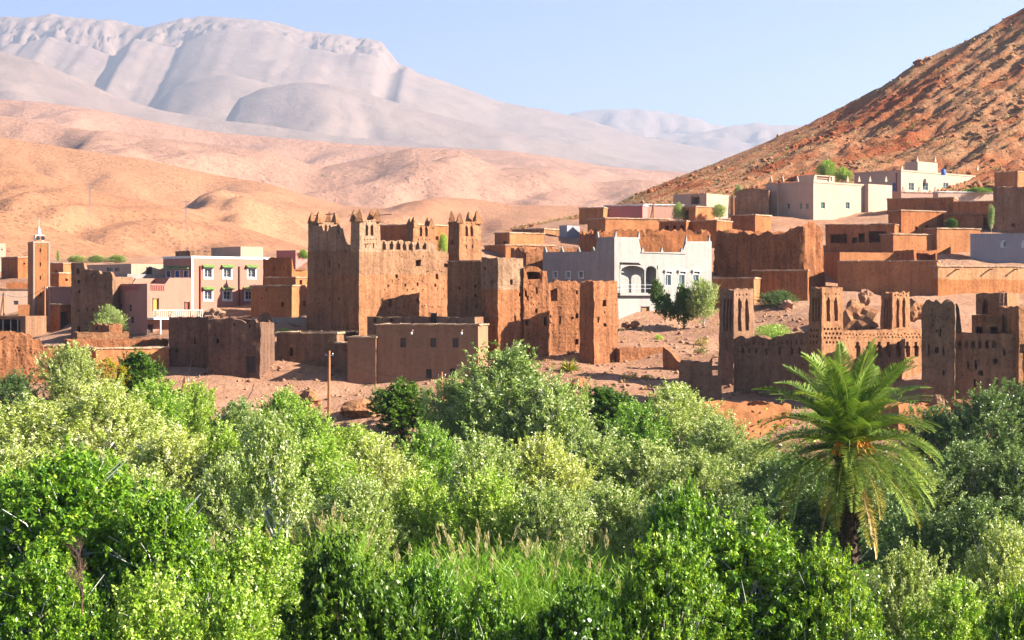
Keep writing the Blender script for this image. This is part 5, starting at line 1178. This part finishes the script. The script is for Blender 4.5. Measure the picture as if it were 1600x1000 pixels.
# ---- date palm
def frond_mesh(name, e, L, mat, droop=75, n=80, w=0.05, ll=0.7, hang=0.0):
    pts = []; ang = math.radians(e); p = np.array([0.12, 0, 0.0]); K = 24
    for i in range(K + 1):
        pts.append(p.copy()); s = i / K; a = ang - math.radians(droop) * s ** 1.5; p = p + np.array([math.cos(a), 0, math.sin(a)]) * L / K
    pts = np.array(pts); t = np.repeat(np.linspace(0.1, 0.995, n), 2); s = np.tile([1, -1], n)
    i = np.minimum((t * K).astype(int), K - 1); f = (t * K - i)[:, None]; c0 = pts[i] * (1 - f) + pts[i + 1] * f
    d = unit(pts[i + 1] - pts[i]); up = unit(np.cross(d, np.tile([0, 1.0, 0], (len(d), 1)))); up = np.where(up[:, 2:] < 0, -up, up); side = np.tile([0, 1.0, 0], (len(d), 1)) * s[:, None]
    ln = ll * np.clip(np.sin(np.pi * (0.12 + 0.8 * t)), 0.2, 1) * NR.uniform(0.85, 1.1, len(t))
    a = unit(d * (0.4 + 0.45 * t)[:, None] + side * 1.0 + up * 0.3 + NR.normal(size=d.shape) * 0.09 + np.array([0, 0, -hang]))
    b = unit(np.cross(a, up + side * 0.5)); c = c0 + a * (ln / 2)[:, None]
    me = leaf_mesh(name, c, a, b, ln, w, np.clip(0.35 + 0.4 * t + NR.normal(size=len(t)) * 0.15, 0, 1), mat)
    # rachis as a slim tapering blade
    m = MB().tube([tuple(q) for q in pts[::3]], [0.035 * (1 - 0.85 * k / 8) for k in range(9)], 4)
    V0 = len(me.vertices); co = np.empty(V0 * 3, np.float32); me.vertices.foreach_get('co', co)
    q4 = [f for f in m.F if len(f) == 4]; Vn = np.concatenate([co.reshape(-1, 3), np.array(m.V)]); q = np.concatenate([np.arange(V0).reshape(-1, 4), np.array(q4) + V0])
    m2 = bpy.data.meshes.new(name); quads_into(m2, Vn, q); m2.materials.append(mat)
    at = m2.attributes.new('rnd', 'FLOAT', 'FACE'); rv = np.full(len(q), 0.9, np.float32); rv[:V0 // 4] = np.clip(0.35 + 0.4 * t + NR.normal(size=len(t)) * 0.15, 0, 1); at.data.foreach_set('value', rv)
    bpy.data.meshes.remove(me); return m2
NR = np.random.default_rng(5)
pc = P(1326, 690, 75); pg = gz(pc.x, 75); pb = Vector((pc.x, 75, pg)); ph = pc.z - pg
palm = empty('date_palm', Matrix.Translation(pb)); tag(palm, 'tall date palm with drooping fronds in front of the ruined kasbah', 'palm tree')
m = MB(); K = 26
m.tube([(0.1 * math.sin(k * 0.2), 0, -0.5 + (ph + 0.6) * k / K) for k in range(K + 1)], [0.38 - 0.03 * k / K + 0.015 * (k % 2) for k in range(K + 1)], 12)
for k in range(230):
    z = ph * (1 - (k / 230) ** 1.2 * 0.85); a = k * 2.399; x0 = 0.1 * math.sin((z + .5) / (ph + .6) * K * 0.2); r = 0.33
    p = Vector((x0 + math.cos(a) * r, math.sin(a) * r, z)); o = Vector((math.cos(a), math.sin(a), 0.9)) * rng.uniform(0.14, 0.26)
    m.tube([p, p + o], [0.085, 0.045], 4)
link('trunk', m.mesh('trunk', M['bark_brown']), Matrix.Translation(pb), palm)
FR = {}
for e, dr in ((86, 40), (72, 52), (55, 64), (38, 72), (20, 72), (2, 66), (-16, 55), (-34, 42)):
    FR[e] = [frond_mesh('frond', e, L_, LM['palm'] if e > -20 else LM['palm_old'], dr) for L_ in (4.2, 4.7)]
FR['dead'] = [frond_mesh('frond', -64, L_, LM['palm_dead'], 22, w=0.045, ll=0.4, hang=0.5) for L_ in (4.0, 4.6)]
ring = [(86, 8), (72, 13), (55, 17), (38, 19), (20, 19), (2, 17), (-16, 13), (-34, 6)]; az = 0.0
for e, n in ring:
    for i in range(n):
        az += 2.39996; s = rng.uniform(0.85, 1.05)
        mt = Matrix.Translation(pb + Vector((0, 0, ph - 0.25 + 0.25 * e / 86))) @ Matrix.Rotation(az + rng.uniform(-.15, .15), 4, 'Z') @ Matrix.Rotation(rng.uniform(-.3, .3), 4, 'X') @ Matrix.Scale(s, 4)
        link('frond', FR[e][i % 2], mt, palm)
for i, a in enumerate((-0.15, -0.5, -0.8, 0.2, 3.3)):
    mt = Matrix.Translation(pb + Vector((0, 0, ph - 0.8))) @ Matrix.Rotation(a, 4, 'Z') @ Matrix.Scale(rng.uniform(0.75, 1.05), 4); link('frond', FR['dead'][i % 2], mt, palm)
for a in (-0.5, -1.3, -2.2):   # orange fruit stalks
    m = MB(); d = Vector((math.cos(a), math.sin(a), 0))
    for k in range(16):
        q = d * rng.uniform(0.75, 1.15) + Vector((rng.uniform(-.35, .35), rng.uniform(-.2, .2), rng.uniform(-.45, .15))); m.tube([d * 0.3 + Vector((0, 0, .15)), d * 0.65 + Vector((0, 0, .3)), q], [0.02, 0.02, 0.03], 4)
    link('fruit_stalk', m.mesh('fruit_stalk', plain('orange date stalks', (0.62, 0.25, 0.03), 0.6)), Matrix.Translation(pb + Vector((0, 0, ph - 0.1))), palm)

# ---- spiky rosette at the kasbah foot
n = 120; a = unit(NR.normal(size=(n, 3)) * np.array([1, 1, 0.5]) + np.array([0, 0, 0.75])); a[:, 2] = np.abs(a[:, 2]); ln = NR.uniform(0.9, 1.5, n)
ra = P(889, 574, 171); ra.z = gz(ra.x, 171) - 0.05
tag(link('spiky_palm_bush', leaf_mesh('spiky_palm_bush', a * (ln / 2)[:, None], a, unit(np.cross(a, rvec(n))), ln, 0.12, NR.random(n), LM['palm_old']), Matrix.Translation(ra)), 'spiky dwarf palm bush at the foot of the eroded kasbah', 'bush')
# ---- dry scrub on the bare slope
def tuft(name, label, px, py, Y, w, h, mat, n=260):
    c = P(px, py, Y); c.z = gz(c.x, Y); a = unit(NR.normal(size=(n, 3)) * np.array([1, 1, .6]) + np.array([0, 0, .6])); r = NR.random((n, 1)) ** 0.5
    cc = rvec(n) * r * np.array([w / 2, w / 2, h * 0.8]); cc[:, 2] = np.abs(cc[:, 2])
    tag(link(name, leaf_mesh(name, cc, a, unit(np.cross(a, rvec(n))), 0.3, 0.07, NR.random(n), LM[mat]), Matrix.Translation(c)), label, 'shrub', 'dry shrubs on the bare slope')
for px, py, Y, w, h, mt, lb in ((1029,520,192,1.2,0.8,'lime','small yellow green shrub below the cement house door'),(1098,538,185,1.7,1.0,'dry','upper orange dry shrub left of the fluted tower'),(1096,556,178,1.7,0.9,'scrub','lower straw shrub left of the fluted tower'),
   (985,592,168,2.2,0.8,'dry','wide dry shrub on the lower bare slope'),(1012,588,169,1.5,0.6,'scrub','straw shrub right of the wide dry shrub'),(980,545,181,1.5,0.5,'dry','straw tuft on top of the cracked retaining wall'),(1333,465,203,1.4,0.9,'dry','orange dry shrub behind the middle fluted tower'),
   (1300,522,170,1.0,0.4,'dry','small dry tuft behind the lit arcade wall'),(445,512,192,1.8,0.6,'lime','yellow green tuft left of the great kasbah')):
    tuft('dry_shrub', lb, px, py, Y, w, h, mt)
tuft('vine_heap', 'bright yellow green vine heap between the fluted towers', 1207, 515, 187, 4.6, 1.9, 'lime', 2200)
n = 420; x = NR.uniform(-24, 30, n); y = NR.uniform(157, 206, n); per = 16; sz = NR.uniform(0.12, 0.4, n)
c = np.stack([x, y, gh(x, y)], -1)[:, None] + (rvec(n * per).reshape(n, per, 3) * np.array([1, 1, .6]) + np.array([0, 0, .3])) * sz[:, None, None]; a = unit(rvec(n * per) + np.array([0, 0, .8]))
tag(link('dry_grass', leaf_mesh('dry_grass', c.reshape(-1, 3), a, unit(np.cross(a, rvec(n * per))), 0.7 * np.repeat(sz, per) + .06, 0.05, np.repeat(NR.random(n), per), LM['dry'])), 'dry grass tufts on the village slope', kind='stuff')
# boulders and mounds
def rock_mesh(name, mat, seed, rough=0.3):
    r_ = random.Random(seed); import bmesh
    bm = bmesh.new(); bmesh.ops.create_icosphere(bm, subdivisions=3, radius=1)
    for v in bm.verts: v.co *= 1 + rough * mnoise.noise(v.co * 1.3 + Vector((seed, 0, 0))) + rough * 0.5 * mnoise.noise(v.co * 3.3 + Vector((0, seed, 0)))
    me = bpy.data.meshes.new(name); bm.to_mesh(me); bm.free(); me.materials.append(mat); return me
RK = [rock_mesh('boulder', M[m_], s_, 0.6) for m_, s_ in (('dirt', 3), ('clay', 9), ('dirt', 14))]
for px, py, Y, w, h, lb in ((1340,500,188,4.3,2.6,'large rounded earth mound between the fluted towers'),(1352,464,200,1.4,1.3,'pointed orange rock on the slope behind the fluted towers'),(1428,486,184,2.4,1.6,'grey brown rock heap beside the shaded kasbah wing'),(1467,632,147,0.9,1.1,'small boulder at the foot of the shaded wing'),
   (978,508,200,0.9,0.5,'left orange stone at the cement house door'),(992,507,200,1.0,0.55,'right orange stone at the cement house door'),(905,603,163,1.8,1.1,'purplish boulder above the willow crown'),(415,500,192,1.3,1.1,'rounded boulder on the wall left of the great kasbah'),(336,494,176,2.0,1.2,'rubble heap on top of the dark ruin'),
   (560,640,157,3.2,1.2,'eroded earth bank under the narrow annex'),(478,625,160,2.6,1.3,'shaded earth bank left of the tall pole'),(1230,478,207,1.8,1.0,'orange rubble below the grooved rampart')):
    c = P(px, py, Y); tag(link('boulder', RK[rng.randrange(3)], Matrix.Translation(c) @ Matrix.Rotation(rng.uniform(0, 6), 4, 'Z') @ Matrix.Diagonal((w / 2, w / 2, h * 0.7, 1))), lb, 'rock', 'boulders and earth mounds')

# ---- reeds
def reeds(label, px0, px1, Y0, Y1, top, n, plumes):
    global NR
    x = NR.uniform((px0 - 800) / F * Y0, (px1 - 800) / F * Y0, n); y = NR.uniform(Y0, Y1, n); z = gh(x, y)
    hh = (ZC + (HY - top) / F * Y0 - z) * NR.uniform(0.72, 0.98, n); lean = NR.normal(size=(n, 2)) * 0.12
    per = 14; t = NR.uniform(0.45, 1, (n, per)); base = np.stack([x, y, z], -1)
    dirv = np.stack([lean[:, 0], lean[:, 1], np.ones(n)], -1)
    c = base[:, None] + dirv[:, None] * (t * hh[:, None])[..., None]
    a = rvec(n * per); a[:, 2] = np.abs(a[:, 2]) * 0.8 + 0.5; a = unit(a); ln = NR.uniform(0.3, 0.75, n * per)
    c = c.reshape(-1, 3) + a * (ln / 2)[:, None]
    cs = base + dirv * (hh * 0.55)[:, None]; sa = unit(dirv)
    C = np.concatenate([c, cs]); A = np.concatenate([a, sa]); Ln = np.concatenate([ln, hh * 1.0]); W = np.concatenate([np.full(len(c), 0.04), np.full(n, 0.03)])
    tag(link('reed_bed', leaf_mesh('reed_bed', C, A, unit(np.cross(A, rvec(len(C)))), Ln, W, NR.random(len(C)), LM['reed'])), label, kind='stuff')
    k = NR.choice(n, plumes, replace=False); tip = base[k] + dirv[k] * hh[k][:, None] * 1.02; pn = 42
    tt = NR.random((plumes, pn)); pd = unit(dirv[k] + NR.normal(size=(plumes, 3)) * np.array([.18, .18, 0])); pl = NR.uniform(0.55, 0.85, plumes)
    pc_ = tip[:, None] + pd[:, None] * (tt * pl[:, None])[..., None]; rad = (0.09 * np.sin(np.pi * np.clip(tt * 0.85 + 0.1, 0, 1)))[..., None]
    pc_ = (pc_ + rvec(plumes * pn).reshape(plumes, pn, 3) * rad).reshape(-1, 3); pa = unit(np.repeat(pd, pn, 0) + rvec(plumes * pn) * 0.35)
    tag(link('reed_plumes', leaf_mesh('reed_plumes', pc_, pa, unit(np.cross(pa, rvec(len(pc_)))), 0.2, 0.03, NR.random(len(pc_)), LM['plume'])), 'straw coloured plumes over ' + label, kind='stuff')
reeds('the wide green reed bed at the bottom centre', 640, 985, 68, 75, 872, 1500, 75)
reeds('the small reed clump left of the reed bed', 490, 565, 80, 83, 818, 190, 22)
reeds('the thin reed clump behind the fine leaved tree', 280, 330, 82, 84, 840, 90, 10)
# ---- undergrowth of the grove
n = 110000; x = NR.uniform(-62, 62, n); y = NR.uniform(45, 150, n); ok = np.abs(x) < y * 0.36 + 6; x, y = x[ok], y[ok]; n = len(x)
z = gh(x, y) + NR.random(n) ** 1.6 * 2.4 * np.clip(0.5 + fbm(x / 4, y / 4, 2), 0.1, 1.2); a = unit(rvec(n) + np.array([0, 0, 0.5]))
tag(link('undergrowth', leaf_mesh('undergrowth', np.stack([x, y, z], -1), a, unit(np.cross(a, rvec(n))), 0.34, 0.16, NR.random(n), LM['walnut'])), 'green undergrowth between the trees', kind='stuff')
# bare reddish shrub at lower left
m = MB(); r_ = random.Random(4)
def twig(p, d, L_, r, lev):
    q = p + d * L_; m.tube([p, p.lerp(q, .5) + Vector((r_.uniform(-.05, .05), 0, .03)), q], [r, r * .8, r * .5], 4)
    if lev:
        for k in range(4): twig(p.lerp(q, r_.uniform(.4, 1)), (d + Vector((r_.uniform(-.7, .7), r_.uniform(-.7, .7), r_.uniform(-.1, .5)))).normalized(), L_ * r_.uniform(.5, .75), r * .55, lev - 1)
twig(Vector((0, 0, 0)), Vector((0.05, 0, 1)), 1.5, 0.05, 4)
bs = P(128, 960, 57); tag(link('bare_shrub', m.mesh('bare_shrub', plain('reddish twigs', (0.16, 0.09, 0.07), 0.8)), Matrix.Translation(bs) @ Matrix.Scale(0.7, 4)), 'bare reddish twiggy shrub in the lower left greenery', 'shrub')

# ---- stones and scrub over the right-hand hill
n = 15000; x = NR.uniform(0, 215, n); y = NR.uniform(YF, YR + 4, n); x = x * y / YR; z = hill_h(x, y)
ico = [(1, 0, 0), (0, 1, 0), (-1, 0, 0), (0, -1, 0), (.1, .1, 1), (0, 0, -1), (.7, .7, .35), (-.75, .6, .3)]
icf = np.array([(4, 0, 6), (4, 6, 1), (4, 1, 7), (4, 7, 2), (4, 2, 3), (4, 3, 0), (5, 6, 0), (5, 1, 6), (5, 7, 1), (5, 2, 7), (5, 3, 2), (5, 0, 3)])
def stones(name, label, x, y, z, s, mat):
    n = len(x); V = np.array(ico)[None] * (1 + NR.normal(size=(n, 8, 1)) * 0.22) * (s[:, None] * NR.uniform(0.6, 1.3, (n, 3)) * np.array([1, 1, .75]))[:, None] + np.stack([x, y, z], -1)[:, None]
    me = bpy.data.meshes.new(name); quads_into(me, V.reshape(-1, 3), (icf[None] + 8 * np.arange(n)[:, None, None]).reshape(-1, 3)); me.materials.append(mat)
    tag(link(name, me), label, kind='stuff')
cl = fbm(x / 22, y / 14, 3)
stones('hill_stones', 'loose red stones strewn over the hillside', x, y, z + 0.05, (0.1 + 0.6 * NR.random(n) ** 5) * np.clip(0.75 + 1.3 * cl, 0.3, 2.2), M['hill_near'])
n = 6000; x = NR.uniform(-32, 32, n); y = NR.uniform(157, 205, n); stones('slope_stones', 'small stones lying on the village slope', x, y, gh(x, y), (0.05 + 0.3 * NR.random(n) ** 5), M['dirt'])
n = 7500; x = NR.uniform(0, 215, n); y = NR.uniform(YF, YR + 4, n); x = x * y / YR; z = hill_h(x, y); per = 9
keep = fbm(x / 25 + 4, y / 16, 3) > -0.25; x, y, z = x[keep], y[keep], z[keep]; n = len(x); s = NR.uniform(0.22, 0.6, n)
c = np.stack([x, y, z], -1)[:, None] + (rvec(n * per).reshape(n, per, 3) * np.array([1, 1, .7]) + np.array([0, 0, .35])) * s[:, None, None] * 0.7; a = unit(rvec(n * per) + np.array([0, 0, .8]))
tag(link('hill_scrub', leaf_mesh('hill_scrub', c.reshape(-1, 3), a, unit(np.cross(a, rvec(n * per))), 0.6 * np.repeat(s, per) + .1, 0.3 * np.repeat(s, per), np.repeat(NR.random(n), per), LM['scrub'])), 'dry scrub dotted over the stony hillside', kind='stuff')
